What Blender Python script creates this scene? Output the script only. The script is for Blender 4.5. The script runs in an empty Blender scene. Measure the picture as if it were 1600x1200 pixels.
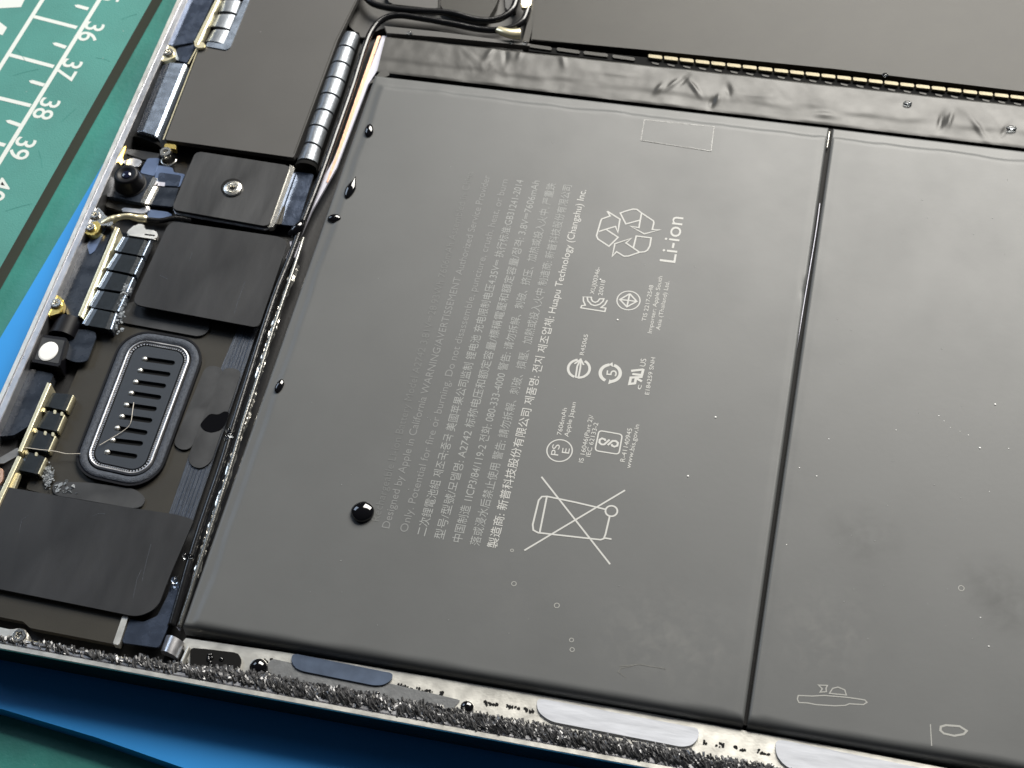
import bpy, bmesh, math, random
from mathutils import Vector, Matrix, noise
# Scene unit: 1 Blender unit = 1 cm.  Builders take millimetres.  z = 0 is the bench surface.
U = 0.1
random.seed(7)
sc = bpy.context.scene
C = sc.collection
sc.unit_settings.system = 'METRIC'
sc.unit_settings.scale_length = 0.01
PI = math.pi

# ------------------------------------------------------------------ camera
RW = ((0.9758461086761772, 0.2103518513412994, -0.05896160461534208),
      (0.14479240135120375, -0.8248788791234114, -0.5464521893857152),
      (-0.16358341203337212, 0.5247160502698364, -0.8354121940061161))
CAM = Vector((83.74815, -90.81101, 225.49368 + 9.0))
FPX = 2600.0
cd = bpy.data.cameras.new('camera')
cam = bpy.data.objects.new('camera', cd)
C.objects.link(cam)
cd.sensor_width = 36.0
cd.lens = 36.0 * FPX / 1600.0
cd.clip_start = 0.5
cd.clip_end = 2000
M4 = Matrix(((RW[0][0], -RW[1][0], -RW[2][0], CAM.x * U),
             (RW[0][1], -RW[1][1], -RW[2][1], CAM.y * U),
             (RW[0][2], -RW[1][2], -RW[2][2], CAM.z * U), (0, 0, 0, 1)))
cam.matrix_world = M4
cd.dof.use_dof = True
cd.dof.focus_distance = 25.8
cd.dof.aperture_fstop = 0.6
sc.camera = cam

# ------------------------------------------------------------------ light
w = bpy.data.worlds.new('World'); sc.world = w; w.use_nodes = True
w.node_tree.nodes['Background'].inputs[0].default_value = (0.62, 0.68, 0.80, 1)
w.node_tree.nodes['Background'].inputs[1].default_value = 0.045
sc.view_settings.view_transform = 'Standard'
sc.view_settings.look = 'None'
sc.view_settings.exposure = 0.0
sc.view_settings.gamma = 1.0


def area(name, loc, target, sx, sy, power, col):
    l = bpy.data.lights.new(name, 'AREA'); l.shape = 'RECTANGLE'
    l.size = sx * U; l.size_y = sy * U; l.energy = power; l.color = col
    o = bpy.data.objects.new(name, l); C.objects.link(o)
    o.location = Vector(loc) * U
    d = (Vector(target) - Vector(loc))
    o.rotation_euler = d.to_track_quat('-Z', 'Y').to_euler()
    return o


area('ceiling_panel_lamp', (190, 720, 570), (60, 70, 0), 640, 430, 168000, (1.0, 0.962, 0.89))
area('window_light', (-620, 420, 520), (20, 60, 0), 380, 300, 15000, (0.66, 0.80, 1.0))


# ------------------------------------------------------------------ mapping and helpers
def P(px, py, z):
    """point of the photograph (1600 x 1200) on the level z mm above the bench"""
    d = Vector(((px - 800.0) / FPX, (py - 600.0) / FPX, 1.0))
    dw = Vector((sum(RW[k][i] * d[k] for k in range(3)) for i in range(3)))
    s = (z - CAM.z) / dw.z
    return CAM + dw * s


def new_obj(name, bm, mat, parent=None, smooth=False, kind=None):
    bmesh.ops.recalc_face_normals(bm, faces=bm.faces)
    return link_mesh(name, bm, mat, parent, smooth, kind)


def link_mesh(name, bm, mat, parent=None, smooth=False, kind=None):
    """links a bmesh in mm world coordinates as one object with its origin at its base"""
    me = bpy.data.meshes.new(name)
    lo = Vector((1e9,) * 3); hi = Vector((-1e9,) * 3)
    for v in bm.verts:
        for i in range(3):
            lo[i] = min(lo[i], v.co[i]); hi[i] = max(hi[i], v.co[i])
    org = Vector(((lo.x + hi.x) / 2, (lo.y + hi.y) / 2, lo.z))
    for v in bm.verts:
        v.co = (v.co - org) * U
    if smooth:
        for f in bm.faces: f.smooth = True
    bm.to_mesh(me); bm.free()
    if isinstance(mat, (list, tuple)):
        for m in mat: me.materials.append(m)
    else:
        me.materials.append(mat)
    o = bpy.data.objects.new(name, me); C.objects.link(o)
    wl = org * U
    if parent is not None:
        o.parent = parent
        o.location = wl - world_loc(parent)
    else:
        o.location = wl
    if kind: o['kind'] = kind
    return o


def world_loc(o):
    l = Vector(o.location)
    while o.parent is not None:
        o = o.parent; l += Vector(o.location)
    return l


def tag(o, label=None, cat=None, group=None, kind=None):
    if label: o['label'] = label
    if cat: o['category'] = cat
    if group: o['group'] = group
    if kind: o['kind'] = kind
    return o


def thing(name, label, cat, px, py, z, group=None):
    o = bpy.data.objects.new(name, None); C.objects.link(o)
    o.empty_display_size = 0.3
    o.location = P(px, py, z) * U
    return tag(o, label, cat, group)


def round_poly(pts, r, n=5):
    if not isinstance(r, (list, tuple)) and r <= 0: return [Vector(p) for p in pts]
    out = []
    m = len(pts)
    for i in range(m):
        a, b, c = Vector(pts[i - 1]), Vector(pts[i]), Vector(pts[(i + 1) % m])
        u, v = (a - b), (c - b)
        rr = r[i] if isinstance(r, (list, tuple)) else r
        k = min(rr, u.length * 0.45, v.length * 0.45)
        if k < 0.02:
            out.append(b); continue
        p0, p2 = b + u.normalized() * k, b + v.normalized() * k
        for j in range(n + 1):
            t = j / n
            out.append(p0 * (1 - t) ** 2 + b * 2 * t * (1 - t) + p2 * t * t)
    return out


def prism(bm, pts, thick, bevel=0.0, seg=2):
    """pts: top outline (mm, level); extruded down by thick; top rim bevelled"""
    n = len(pts)
    area2 = sum(pts[i - 1].x * pts[i].y - pts[i].x * pts[i - 1].y for i in range(n))
    if area2 < 0: pts = pts[::-1]
    top = [bm.verts.new(p) for p in pts]
    bot = [bm.verts.new((p.x, p.y, p.z - thick)) for p in pts]
    ft = bm.faces.new(top)
    bm.faces.new(bot[::-1])
    es = []
    for i in range(n):
        bm.faces.new((top[i - 1], bot[i - 1], bot[i], top[i]))
    if bevel > 0:
        es = list(ft.edges)
        bmesh.ops.bevel(bm, geom=es, offset=bevel, segments=seg, affect='EDGES', clamp_overlap=True)


def slab(name, px, z, thick, mat, parent=None, r=0.0, bevel=0.12, kind=None, pts=None):
    """solid sheet or block whose top outline is px on level z"""
    q = pts if pts is not None else [P(a, b, z) for a, b in px]
    q = round_poly(q, r)
    bm = bmesh.new(); prism(bm, q, thick, min(bevel, thick * 0.45))
    return new_obj(name, bm, mat, parent, False, kind)


def lerp(a, b, t): return a * (1 - t) + b * t


def quad_at(q, u, v):
    """q = TL, TR, BR, BL"""
    return lerp(lerp(q[0], q[1], u), lerp(q[3], q[2], u), v)


def subquad(px, u0, u1, v0=0.0, v1=1.0):
    q = [Vector((a, b, 0)) for a, b in px]
    return [(quad_at(q, u, v).x, quad_at(q, u, v).y) for u, v in ((u0, v0), (u1, v0), (u1, v1), (u0, v1))]


def profile_block(name, px, z, prof, zb, mat, parent=None, smooth=False, v0=0.0, v1=1.0, bm=None):
    """block along the quad px with the cross-section prof [(u, dz)] above level zb"""
    q = [P(a, b, z) for a, b in px]
    own = bm is None
    if own: bm = bmesh.new()
    rings = []
    for v in (v0, v1):
        ring = []
        for u, dz in prof:
            p = quad_at(q, u, v); ring.append(bm.verts.new((p.x, p.y, z + dz)))
        p = quad_at(q, prof[-1][0], v); ring.append(bm.verts.new((p.x, p.y, zb)))
        p = quad_at(q, prof[0][0], v); ring.append(bm.verts.new((p.x, p.y, zb)))
        rings.append(ring)
    n = len(rings[0])
    for i in range(n):
        f = bm.faces.new((rings[0][i - 1], rings[1][i - 1], rings[1][i], rings[0][i]))
        f.smooth = smooth
    for rg in (rings[0], rings[1][::-1]):
        bm.faces.new([bm.verts.new(v.co) for v in rg])
    if own: return new_obj(name, bm, mat, parent)


def arch(h, n=8, flat=0.5):
    out = []
    for i in range(n + 1):
        t = -1 + 2 * i / n
        out.append((i / n, h * ((1 - abs(t) ** (2 + 2 * flat)) - 1)))
    return out


RAIL = [(0.0, -0.35), (0.12, -0.04), (0.25, 0.0), (0.78, 0.0), (0.9, -0.06), (1.0, -0.4)]


def spline(pts, n=8):
    pts = [Vector(p) for p in pts]
    out = []
    for i in range(len(pts) - 1):
        p0 = pts[max(i - 1, 0)]; p1 = pts[i]; p2 = pts[i + 1]; p3 = pts[min(i + 2, len(pts) - 1)]
        for j in range(n):
            t = j / n
            out.append(0.5 * ((2 * p1) + (p2 - p0) * t + (2 * p0 - 5 * p1 + 4 * p2 - p3) * t * t + (3 * p1 - p0 - 3 * p2 + p3) * t ** 3))
    out.append(pts[-1])
    return out


def tube_bm(bm, path, rad, sides=10, wob=0.0, flat=1.0):
    rings = []
    n = len(path)
    for i, p in enumerate(path):
        t = (path[min(i + 1, n - 1)] - path[max(i - 1, 0)]).normalized()
        s = t.cross(Vector((0, 0, 1)))
        s = s.normalized() if s.length > 1e-4 else Vector((1, 0, 0))
        up = s.cross(t).normalized()
        r = rad if not callable(rad) else rad(i / max(1, n - 1))
        ring = []
        for k in range(sides):
            a = 2 * PI * k / sides
            rr = r * (1 + wob * noise.noise(Vector((p.x * 1.3, p.y * 1.3, k * 0.7))))
            ring.append(bm.verts.new(p + s * (math.cos(a) * rr) + up * (math.sin(a) * rr * flat)))
        rings.append(ring)
    for i in range(n - 1):
        for k in range(sides):
            f = bm.faces.new((rings[i][k - 1], rings[i][k], rings[i + 1][k], rings[i + 1][k - 1])); f.smooth = True
    bm.faces.new(rings[0][::-1]); bm.faces.new(rings[-1])


def tube(name, path, rad, mat, parent=None, sides=10, wob=0.0, flat=1.0):
    bm = bmesh.new(); tube_bm(bm, path, rad, sides, wob, flat)
    return new_obj(name, bm, mat, parent)


def pxpath(pts, n=8):
    """pts (px, py, z)"""
    return spline([P(a, b, z) for a, b, z in pts], n)


def ribbon_bm(bm, pts, wid, closed=False):
    """flat stroke of width wid along level points"""
    n = len(pts)
    L = []; R = []
    for i in range(n):
        a = pts[i - 1] if (i > 0 or closed) else pts[i]
        b = pts[(i + 1) % n] if (i < n - 1 or closed) else pts[i]
        d1 = (pts[i] - a); d2 = (b - pts[i])
        d1 = d1.normalized() if d1.length > 1e-6 else d2.normalized()
        d2 = d2.normalized() if d2.length > 1e-6 else d1
        t = d1 + d2
        t = t.normalized() if t.length > 1e-4 else d1
        nrm = Vector((-t.y, t.x, 0))
        c = max(0.45, nrm.dot(Vector((-d1.y, d1.x, 0))))
        L.append(bm.verts.new(pts[i] + nrm * (wid / 2 / c))); R.append(bm.verts.new(pts[i] - nrm * (wid / 2 / c)))
    m = n if closed else n - 1
    for i in range(m):
        j = (i + 1) % n
        bm.faces.new((R[i], R[j], L[j], L[i]))


def strokes(name, lines, z, wid, mat, parent, closed=False):
    """lines: pixel polylines printed on level z"""
    bm = bmesh.new()
    for k, ln in enumerate(lines):
        cl = closed
        if ln[0] == 'c': cl, ln = True, ln[1:]
        ribbon_bm(bm, [P(a, b, z + 0.004 * k) for a, b in ln], wid, cl)
    return link_mesh(name, bm, mat, parent)


def circ(cx, cy, z, r, n=40, a0=0, a1=2 * PI):
    """level circle (mm radius) at a pixel"""
    c = P(cx, cy, z)
    return [Vector((c.x + r * math.cos(a0 + (a1 - a0) * i / n), c.y + r * math.sin(a0 + (a1 - a0) * i / n), z)) for i in range(n)]


_fc = bpy.data.curves.new('lettering', 'FONT'); _fc.size = 1.0
_fo = bpy.data.objects.new('lettering', _fc); C.objects.link(_fo)


def text_raw(body, bold=0.0):
    _fc.body = body; _fc.offset = bold
    bpy.context.view_layer.update()
    dg = bpy.context.evaluated_depsgraph_get()
    return bpy.data.meshes.new_from_object(_fo.evaluated_get(dg))


def text_on(name, body, p0, p1, size, mat, parent, bold=0.0, fit=True, align='start'):
    """flat lettering: baseline from p0 towards p1 (mm points on one level)"""
    me = text_raw(body, bold)
    xs = [v.co.x for v in me.vertices]
    x0, x1 = min(xs), max(xs)
    d = p1 - p0; d.z = 0
    L = d.length; d.normalize()
    up = Vector((-d.y, d.x, 0))
    sx = L / (x1 - x0) if fit else size
    off = -x0 if fit else -(x0 + x1) / 2
    bm = bmesh.new(); bm.from_mesh(me); bpy.data.meshes.remove(me)
    for v in bm.verts:
        v.co = p0 + d * ((v.co.x + off) * sx) + up * ((v.co.y - (0 if fit else 0.34)) * size)
    o = link_mesh(name, bm, mat, parent)
    return o


def lathe_bm(bm, c, prof, n=20, lobes=None):
    """prof [(r, z)] from outside bottom to the middle; c mm point"""
    rings = []
    for i, (r, z) in enumerate(prof):
        ring = []
        for k in range(n):
            a = 2 * PI * k / n
            rr = r * (1 + (0.22 * math.cos(5 * a) if lobes and i in lobes else 0))
            ring.append(bm.verts.new((c.x + rr * math.cos(a), c.y + rr * math.sin(a), c.z + z)))
        rings.append(ring)
    for i in range(len(rings) - 1):
        for k in range(n):
            f = bm.faces.new((rings[i][k - 1], rings[i][k], rings[i + 1][k], rings[i + 1][k - 1]))
    bm.faces.new(rings[-1])
    bm.faces.new(rings[0][::-1])


def screw(px, py, z, r, mat, parent, h=0.5):
    """small pan head screw with a lobed recess"""
    bm = bmesh.new()
    c = P(px, py, z)
    lathe_bm(bm, c, [(r * 0.92, -0.6), (r, 0), (r, h * 0.55), (r * 0.86, h), (r * 0.5, h), (r * 0.44, h * 0.9), (r * 0.40, h * 0.1), (0.05, h * 0.05)], 30, lobes=(4, 5, 6))
    return new_obj('screw', bm, mat, parent)


def holed_plate(name, outer, holes, z, thick, mat, parent):
    """plate with through holes, top on level z"""
    bm = bmesh.new()
    loops = []
    for lp in [outer] + holes:
        vs = [bm.verts.new((p.x, p.y, z)) for p in lp]
        es = [bm.edges.new((vs[i - 1], vs[i])) for i in range(len(vs))]
        loops.append((vs, es))
    bmesh.ops.triangle_fill(bm, use_beauty=True, use_dissolve=False, edges=[e for _, es in loops for e in es])
    for vs, es in loops:
        low = [bm.verts.new((v.co.x, v.co.y, z - thick)) for v in vs]
        for i in range(len(vs)):
            bm.faces.new((vs[i - 1], vs[i], low[i], low[i - 1]))
    return new_obj(name, bm, mat, parent)


def ring_plate(name, outer, inner, z, thick, mat, parent, bevel=0.0, smooth=False, dome=0.0):
    """closed band between two outlines with equal point counts"""
    bm = bmesh.new()
    n = len(outer)
    lay = []
    k = 6 if dome else 1
    for j in range(k + 1):
        t = j / k
        lay.append([bm.verts.new((lerp(outer[i], inner[i], t).x, lerp(outer[i], inner[i], t).y, z - dome * (2 * t - 1) ** 2)) for i in range(n)])
    bo = [bm.verts.new((p.x, p.y, z - thick)) for p in outer]
    bi = [bm.verts.new((p.x, p.y, z - thick)) for p in inner]
    seq = [bo] + lay + [bi]
    for a, b in zip(seq[:-1], seq[1:]):
        for i in range(n):
            f = bm.faces.new((a[i - 1], a[i], b[i], b[i - 1])); f.smooth = smooth
    return new_obj(name, bm, mat, parent)


def rrect(corners, inset, r, n=8):
    """rounded quad inset by a distance; corners mm TL TR BR BL"""
    c = sum(corners, Vector((0, 0, 0))) / 4
    m = len(corners)
    off = []
    for i in range(m):
        a, b, d = corners[i - 1], corners[i], corners[(i + 1) % m]
        e1 = (b - a).normalized(); e2 = (d - b).normalized()
        n1 = Vector((-e1.y, e1.x, 0)); n2 = Vector((-e2.y, e2.x, 0))
        if n1.dot(c - b) < 0: n1 = -n1
        if n2.dot(c - b) < 0: n2 = -n2
        k = inset / (1 + n1.dot(n2))
        off.append(b + (n1 + n2) * k)
    rr = max(0.3, r - inset)
    out = []
    for i in range(m):
        a, b, d = off[i - 1], off[i], off[(i + 1) % m]
        u, v = (a - b).normalized(), (d - b).normalized()
        ang = math.acos(max(-1, min(1, u.dot(v))))
        t = rr / math.tan(ang / 2)
        t = min(t, (a - b).length * .49, (d - b).length * .49)
        re = t * math.tan(ang / 2)
        cen = b + (u + v).normalized() * (re / math.sin(ang / 2))
        s0 = b + u * t - cen; s1 = b + v * t - cen
        a0 = math.atan2(s0.y, s0.x); a1 = math.atan2(s1.y, s1.x)
        da = (a1 - a0 + PI) % (2 * PI) - PI
        for j in range(n + 1):
            A = a0 + da * j / n
            out.append(Vector((cen.x + re * math.cos(A), cen.y + re * math.sin(A), b.z)))
    # even out the long straights so that bands bend cleanly
    return out


def densify(loop, step):
    out = []
    for i in range(len(loop)):
        a, b = loop[i], loop[(i + 1) % len(loop)]
        k = max(1, int((b - a).length / step))
        for j in range(k): out.append(lerp(a, b, j / k))
    return out


# ------------------------------------------------------------------ materials
def mat(name, col, rough=0.5, metal=0.0, spec=0.5, bump=0.0, bscale=8.0, var=0.0, vscale=1.5, rvar=0.0,
        coat=0.0, trans=0.0, ior=1.45, stretch=None, detail=4.0, alpha=1.0, speck=0.0):
    m = bpy.data.materials.new(name); m.use_nodes = True
    nt = m.node_tree; b = nt.nodes['Principled BSDF']
    b.inputs['Base Color'].default_value = (*col, 1)
    b.inputs['Roughness'].default_value = rough
    b.inputs['Metallic'].default_value = metal
    b.inputs['Specular IOR Level'].default_value = spec
    b.inputs['Coat Weight'].default_value = coat
    b.inputs['Coat Roughness'].default_value = 0.08
    b.inputs['Transmission Weight'].default_value = trans
    b.inputs['IOR'].default_value = ior
    b.inputs['Alpha'].default_value = alpha
    if bump or var or rvar or speck:
        tc = nt.nodes.new('ShaderNodeTexCoord'); mp = nt.nodes.new('ShaderNodeMapping')
        nt.links.new(tc.outputs['Object'], mp.inputs['Vector'])
        if stretch: mp.inputs['Scale'].default_value = stretch

        def nz(scale, det=detail, rgh=0.55):
            n = nt.nodes.new('ShaderNodeTexNoise'); n.inputs['Scale'].default_value = scale
            n.inputs['Detail'].default_value = det; n.inputs['Roughness'].default_value = rgh
            nt.links.new(mp.outputs[0], n.inputs['Vector']); return n
        if bump:
            n = nz(bscale); bp = nt.nodes.new('ShaderNodeBump')
            bp.inputs['Strength'].default_value = bump; bp.inputs['Distance'].default_value = 0.02
            nt.links.new(n.outputs['Fac'], bp.inputs['Height']); nt.links.new(bp.outputs[0], b.inputs['Normal'])
        last = None
        if var:
            n = nz(vscale, 5.0)
            mr = nt.nodes.new('ShaderNodeMapRange'); mr.inputs['From Min'].default_value = 0.3; mr.inputs['From Max'].default_value = 0.7
            mr.inputs['To Min'].default_value = 1 - var; mr.inputs['To Max'].default_value = 1 + var
            nt.links.new(n.outputs['Fac'], mr.inputs['Value'])
            mx = nt.nodes.new('ShaderNodeVectorMath'); mx.operation = 'SCALE'
            mx.inputs[0].default_value = col; nt.links.new(mr.outputs[0], mx.inputs['Scale'])
            nt.links.new(mx.outputs[0], b.inputs['Base Color']); last = mx.outputs[0]
        if speck:
            v = nt.nodes.new('ShaderNodeTexVoronoi'); v.inputs['Scale'].default_value = 2.2
            nt.links.new(mp.outputs[0], v.inputs['Vector'])
            lt = nt.nodes.new('ShaderNodeMath'); lt.operation = 'LESS_THAN'; lt.inputs[1].default_value = 0.035
            nt.links.new(v.outputs['Distance'], lt.inputs[0])
            ml = nt.nodes.new('ShaderNodeMath'); ml.operation = 'MULTIPLY'; ml.inputs[1].default_value = speck
            nt.links.new(lt.outputs[0], ml.inputs[0])
            mix = nt.nodes.new('ShaderNodeMix'); mix.data_type = 'RGBA'
            nt.links.new(ml.outputs[0], mix.inputs['Factor'])
            if last: nt.links.new(last, mix.inputs['A'])
            else: mix.inputs['A'].default_value = (*col, 1)
            mix.inputs['B'].default_value = (0.45, 0.45, 0.43, 1)
            nt.links.new(mix.outputs['Result'], b.inputs['Base Color'])
        if rvar:
            n = nz(vscale * 1.3, 3.0)
            mr = nt.nodes.new('ShaderNodeMapRange'); mr.inputs['From Min'].default_value = 0.3; mr.inputs['From Max'].default_value = 0.7
            mr.inputs['To Min'].default_value = max(0.03, rough - rvar); mr.inputs['To Max'].default_value = rough + rvar
            nt.links.new(n.outputs['Fac'], mr.inputs['Value']); nt.links.new(mr.outputs[0], b.inputs['Roughness'])
    return m


MT = {
    'mat_green': mat('cutting_mat_vinyl', (0.062, 0.245, 0.215), 0.55, var=0.10, vscale=0.8, bump=0.3, bscale=30, speck=0.3),
    'mat_edge': mat('cutting_mat_core', (0.085, 0.078, 0.06), 0.8),
    'bench': mat('teal_bench_vinyl', (0.032, 0.215, 0.185), 0.5, var=0.16, vscale=0.9, bump=0.3, bscale=14, speck=0.12),
    'print_white': mat('white_ink', (0.66, 0.70, 0.67), 0.6),
    'silicone': mat('blue_silicone', (0.022, 0.28, 0.72), 0.5, var=0.03, vscale=1.0),
    'alu': mat('bead_blasted_aluminium', (0.60, 0.60, 0.62), 0.34, 0.92, bump=0.06, bscale=120, rvar=0.07, vscale=3),
    'alu_side': mat('shaded_rim_side', (0.012, 0.018, 0.026), 0.7, 0.0, spec=0.2, bump=0.05, bscale=120),  # near-black: shade on the outer side is put into the colour
    'alu_bright': mat('bright_machined_aluminium', (0.80, 0.785, 0.73), 0.36, 0.85, bump=0.05, bscale=30, rvar=0.05, vscale=4),
    'tray': mat('black_oxide_tray', (0.012, 0.012, 0.013), 0.45, bump=0.1, bscale=20),
    'pouch': mat('satin_black_pouch', (0.112, 0.116, 0.117), 0.40, spec=0.42, var=0.05, vscale=0.6, rvar=0.03, bump=0.025, bscale=11, speck=0.0),
    'wrap': mat('glossy_black_wrap_tape', (0.058, 0.057, 0.054), 0.38, spec=0.42, bump=0.08, bscale=5, rvar=0.05),
    'cover': mat('matte_black_film', (0.025, 0.0258, 0.028), 0.38, spec=0.45, var=0.22, vscale=1.1, rvar=0.06, bump=0.08, bscale=4, stretch=(1.5, 0.5, 1)),
    'shield': mat('black_graphite_sheet', (0.062, 0.060, 0.057), 0.48, spec=0.5, var=0.06, vscale=0.8, bump=0.06, bscale=60, speck=0.25),
    'panel': mat('dark_grey_anodised_panel', (0.026, 0.0245, 0.020), 0.42, spec=0.30, bump=0.12, bscale=90, var=0.12),
    'brown': mat('olive_brown_laminate', (0.028, 0.0255, 0.020), 0.5, spec=0.4, var=0.15, vscale=1.2, bump=0.05, bscale=40),
    'smudge': mat('grey_black_film', (0.040, 0.041, 0.043), 0.4, var=0.25, vscale=2.0, rvar=0.08),
    'bracket': mat('black_coated_steel', (0.035, 0.036, 0.038), 0.40, 0.1, var=0.3, vscale=1.6, rvar=0.1, stretch=(1.6, 0.35, 1), bump=0.05, bscale=25),
    'steel': mat('bright_steel', (0.82, 0.80, 0.74), 0.24, 1.0, bump=0.08, bscale=25),
    'cream': mat('pale_gold_plating', (0.92, 0.84, 0.58), 0.30, 0.75, bump=0.08, bscale=40),
    'tooth': mat('dull_gold_contact', (0.30, 0.26, 0.165), 0.5, 0.25, bump=0.3, bscale=25, var=0.25, vscale=9),
    'gold': mat('yellow_gold_plating', (0.93, 0.70, 0.22), 0.28, 0.95, bump=0.1, bscale=30),
    'copper': mat('copper_foil', (0.90, 0.55, 0.38), 0.32, 0.85, bump=0.1, bscale=20),
    'foil': mat('blue_grey_conductive_foil', (0.48, 0.56, 0.68), 0.26, 0.85, bump=0.07, bscale=9, rvar=0.05, vscale=4),
    'foil_dark': mat('dark_blue_conductive_foil', (0.07, 0.09, 0.135), 0.25, 0.6, bump=0.25, bscale=10, rvar=0.1, vscale=3),
    'flex': mat('navy_flex_circuit', (0.020, 0.026, 0.038), 0.25, spec=0.6, bump=0.15, bscale=7, rvar=0.1, vscale=3, var=0.3),
    'flex_blue': mat('slate_blue_flex_circuit', (0.13, 0.18, 0.30), 0.32, 0.4, bump=0.1, bscale=8, rvar=0.08),
    'ribbed': mat('grey_blue_ribbon', (0.045, 0.052, 0.066), 0.33, 0.3, bump=0.4, bscale=9, stretch=(9, 0.25, 1), var=0.35, vscale=6),
    'rubber': mat('black_rubber', (0.004, 0.004, 0.006), 0.42, spec=0.3),
    'gasket': mat('black_foam_core', (0.006, 0.006, 0.006), 0.85, spec=0.2),
    'seg': mat('silver_gasket_fabric', (0.24, 0.26, 0.285), 0.38, 0.75, bump=0.15, bscale=25, rvar=0.08, vscale=5),
    'tab': mat('blackened_contact_plate', (0.028, 0.034, 0.040), 0.24, 0.3, spec=0.6, var=0.2, vscale=4, bump=0.12, bscale=14),
    'cable': mat('black_cable_jacket', (0.010, 0.010, 0.011), 0.20, spec=0.7, bump=0.12, bscale=10),
    'cable_grey': mat('grey_braided_jacket', (0.20, 0.20, 0.19), 0.26, 0.8, bump=0.2, bscale=25),
    'crinkle': mat('crinkled_silver_foil', (0.85, 0.82, 0.74), 0.22, 0.95, bump=0.4, bscale=9, detail=4),
    'lavender': mat('pale_lavender_liner', (0.55, 0.55, 0.63), 0.42, 0.2, bump=0.06, bscale=14),
    'film_blue': mat('milky_blue_pull_tab', (0.075, 0.10, 0.15), 0.30, spec=0.6, var=0.25, vscale=2.5, bump=0.15, bscale=5),
    'film_white': mat('milky_white_pull_tab', (0.60, 0.62, 0.67), 0.30, spec=0.6, var=0.14, vscale=2.5, bump=0.25, bscale=4, stretch=(0.5, 3, 1)),
    'residue': mat('torn_black_adhesive', (0.085, 0.085, 0.088), 0.32, 0.35, spec=1.0, var=0.7, vscale=8),
    'white_res': mat('white_dried_residue', (0.22, 0.24, 0.26), 0.45, var=0.35, vscale=14, bump=0.8, bscale=25),
    'grey_strip': mat('grey_adhesive_bed', (0.16, 0.165, 0.17), 0.45, 0.2, bump=0.25, bscale=18, var=0.15, vscale=5),
    'spk_plate': mat('slate_speaker_plate', (0.040, 0.047, 0.058), 0.42, 0.3, bump=0.05, bscale=50),
    'spk_gasket': mat('grey_blue_foam_gasket', (0.060, 0.070, 0.090), 0.55, 0.2, bump=0.9, bscale=60, var=0.35, vscale=22),
    'black': mat('deep_black', (0.004, 0.004, 0.004), 0.6, spec=0.2),
    'lens': mat('lens_glass', (0.010, 0.012, 0.03), 0.05, spec=0.8, coat=1.0),
    'sensor': mat('white_diffuser', (0.86, 0.86, 0.84), 0.4),
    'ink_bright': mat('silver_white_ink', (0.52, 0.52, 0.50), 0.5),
    'ink_mid': mat('mid_silver_ink', (0.30, 0.31, 0.305), 0.5),
    'ink_faint': mat('sheen_faded_ink', (0.205, 0.21, 0.21), 0.45),  # lower contrast under the sheen is put into these greys
    'ink_ghost': mat('sheen_washed_ink', (0.145, 0.15, 0.15), 0.42),
    'mark': mat('dried_liquid_outline', (0.36, 0.36, 0.34), 0.4),
    'clear': mat('clear_tape_edge', (0.19, 0.19, 0.18), 0.2, bump=0.3, bscale=20),
    'drop': mat('dark_solvent_drop', (0.9, 0.95, 1.0), 0.02, trans=1.0, ior=1.38),
    'drop_black': mat('black_liquid_drop', (0.004, 0.004, 0.005), 0.03, spec=0.7, coat=0.5),
    'fibre': mat('pale_lint_fibre', (0.75, 0.70, 0.62), 0.5),
}



def smear_mat(name, col, rough, strength, R, scale, lo=0.42, hi=0.72):
    """patchy dried film that thins out towards its rim (R in cm)"""
    m = bpy.data.materials.new(name); m.use_nodes = True
    nt = m.node_tree; b = nt.nodes['Principled BSDF']
    b.inputs['Base Color'].default_value = (*col, 1); b.inputs['Roughness'].default_value = rough
    tc = nt.nodes.new('ShaderNodeTexCoord')
    ln = nt.nodes.new('ShaderNodeVectorMath'); ln.operation = 'LENGTH'; nt.links.new(tc.outputs['Object'], ln.inputs[0])
    f = nt.nodes.new('ShaderNodeMapRange'); f.inputs['From Min'].default_value = R * 0.25; f.inputs['From Max'].default_value = R
    f.inputs['To Min'].default_value = strength; f.inputs['To Max'].default_value = 0
    nt.links.new(ln.outputs['Value'], f.inputs['Value'])
    n = nt.nodes.new('ShaderNodeTexNoise'); n.inputs['Scale'].default_value = scale; n.inputs['Detail'].default_value = 7; n.inputs['Distortion'].default_value = 0.8
    nt.links.new(tc.outputs['Object'], n.inputs['Vector'])
    g = nt.nodes.new('ShaderNodeMapRange'); g.inputs['From Min'].default_value = lo; g.inputs['From Max'].default_value = hi
    nt.links.new(n.outputs['Fac'], g.inputs['Value'])
    mu = nt.nodes.new('ShaderNodeMath'); mu.operation = 'MULTIPLY'
    nt.links.new(f.outputs[0], mu.inputs[0]); nt.links.new(g.outputs[0], mu.inputs[1])
    nt.links.new(mu.outputs[0], b.inputs['Alpha'])
    return m


MT['smear'] = smear_mat('pale_dried_smear', (0.42, 0.42, 0.40), 0.5, 0.13, 0.95, 4.5)
MT['finger'] = smear_mat('faint_finger_smear', (0.30, 0.30, 0.30), 0.6, 0.10, 1.5, 1.6)
MT['stain'] = smear_mat('dark_faint_stain', (0.02, 0.02, 0.02), 0.5, 0.10, 0.7, 2.6, 0.35, 0.65)
BT = 9.0        # battery top
FL = 5.6        # tray floor
RIM = 10.0      # rim top

# ------------------------------------------------------------------ bench, mats
bm = bmesh.new()
prism(bm, [Vector((-600, -500, 0)), Vector((700, -500, 0)), Vector((700, 700, 0)), Vector((-600, 700, 0))], 6)
b = new_obj('bench_surface', bm, MT['bench'], kind='structure')
tag(b, 'teal green bench surface under the mats')

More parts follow.
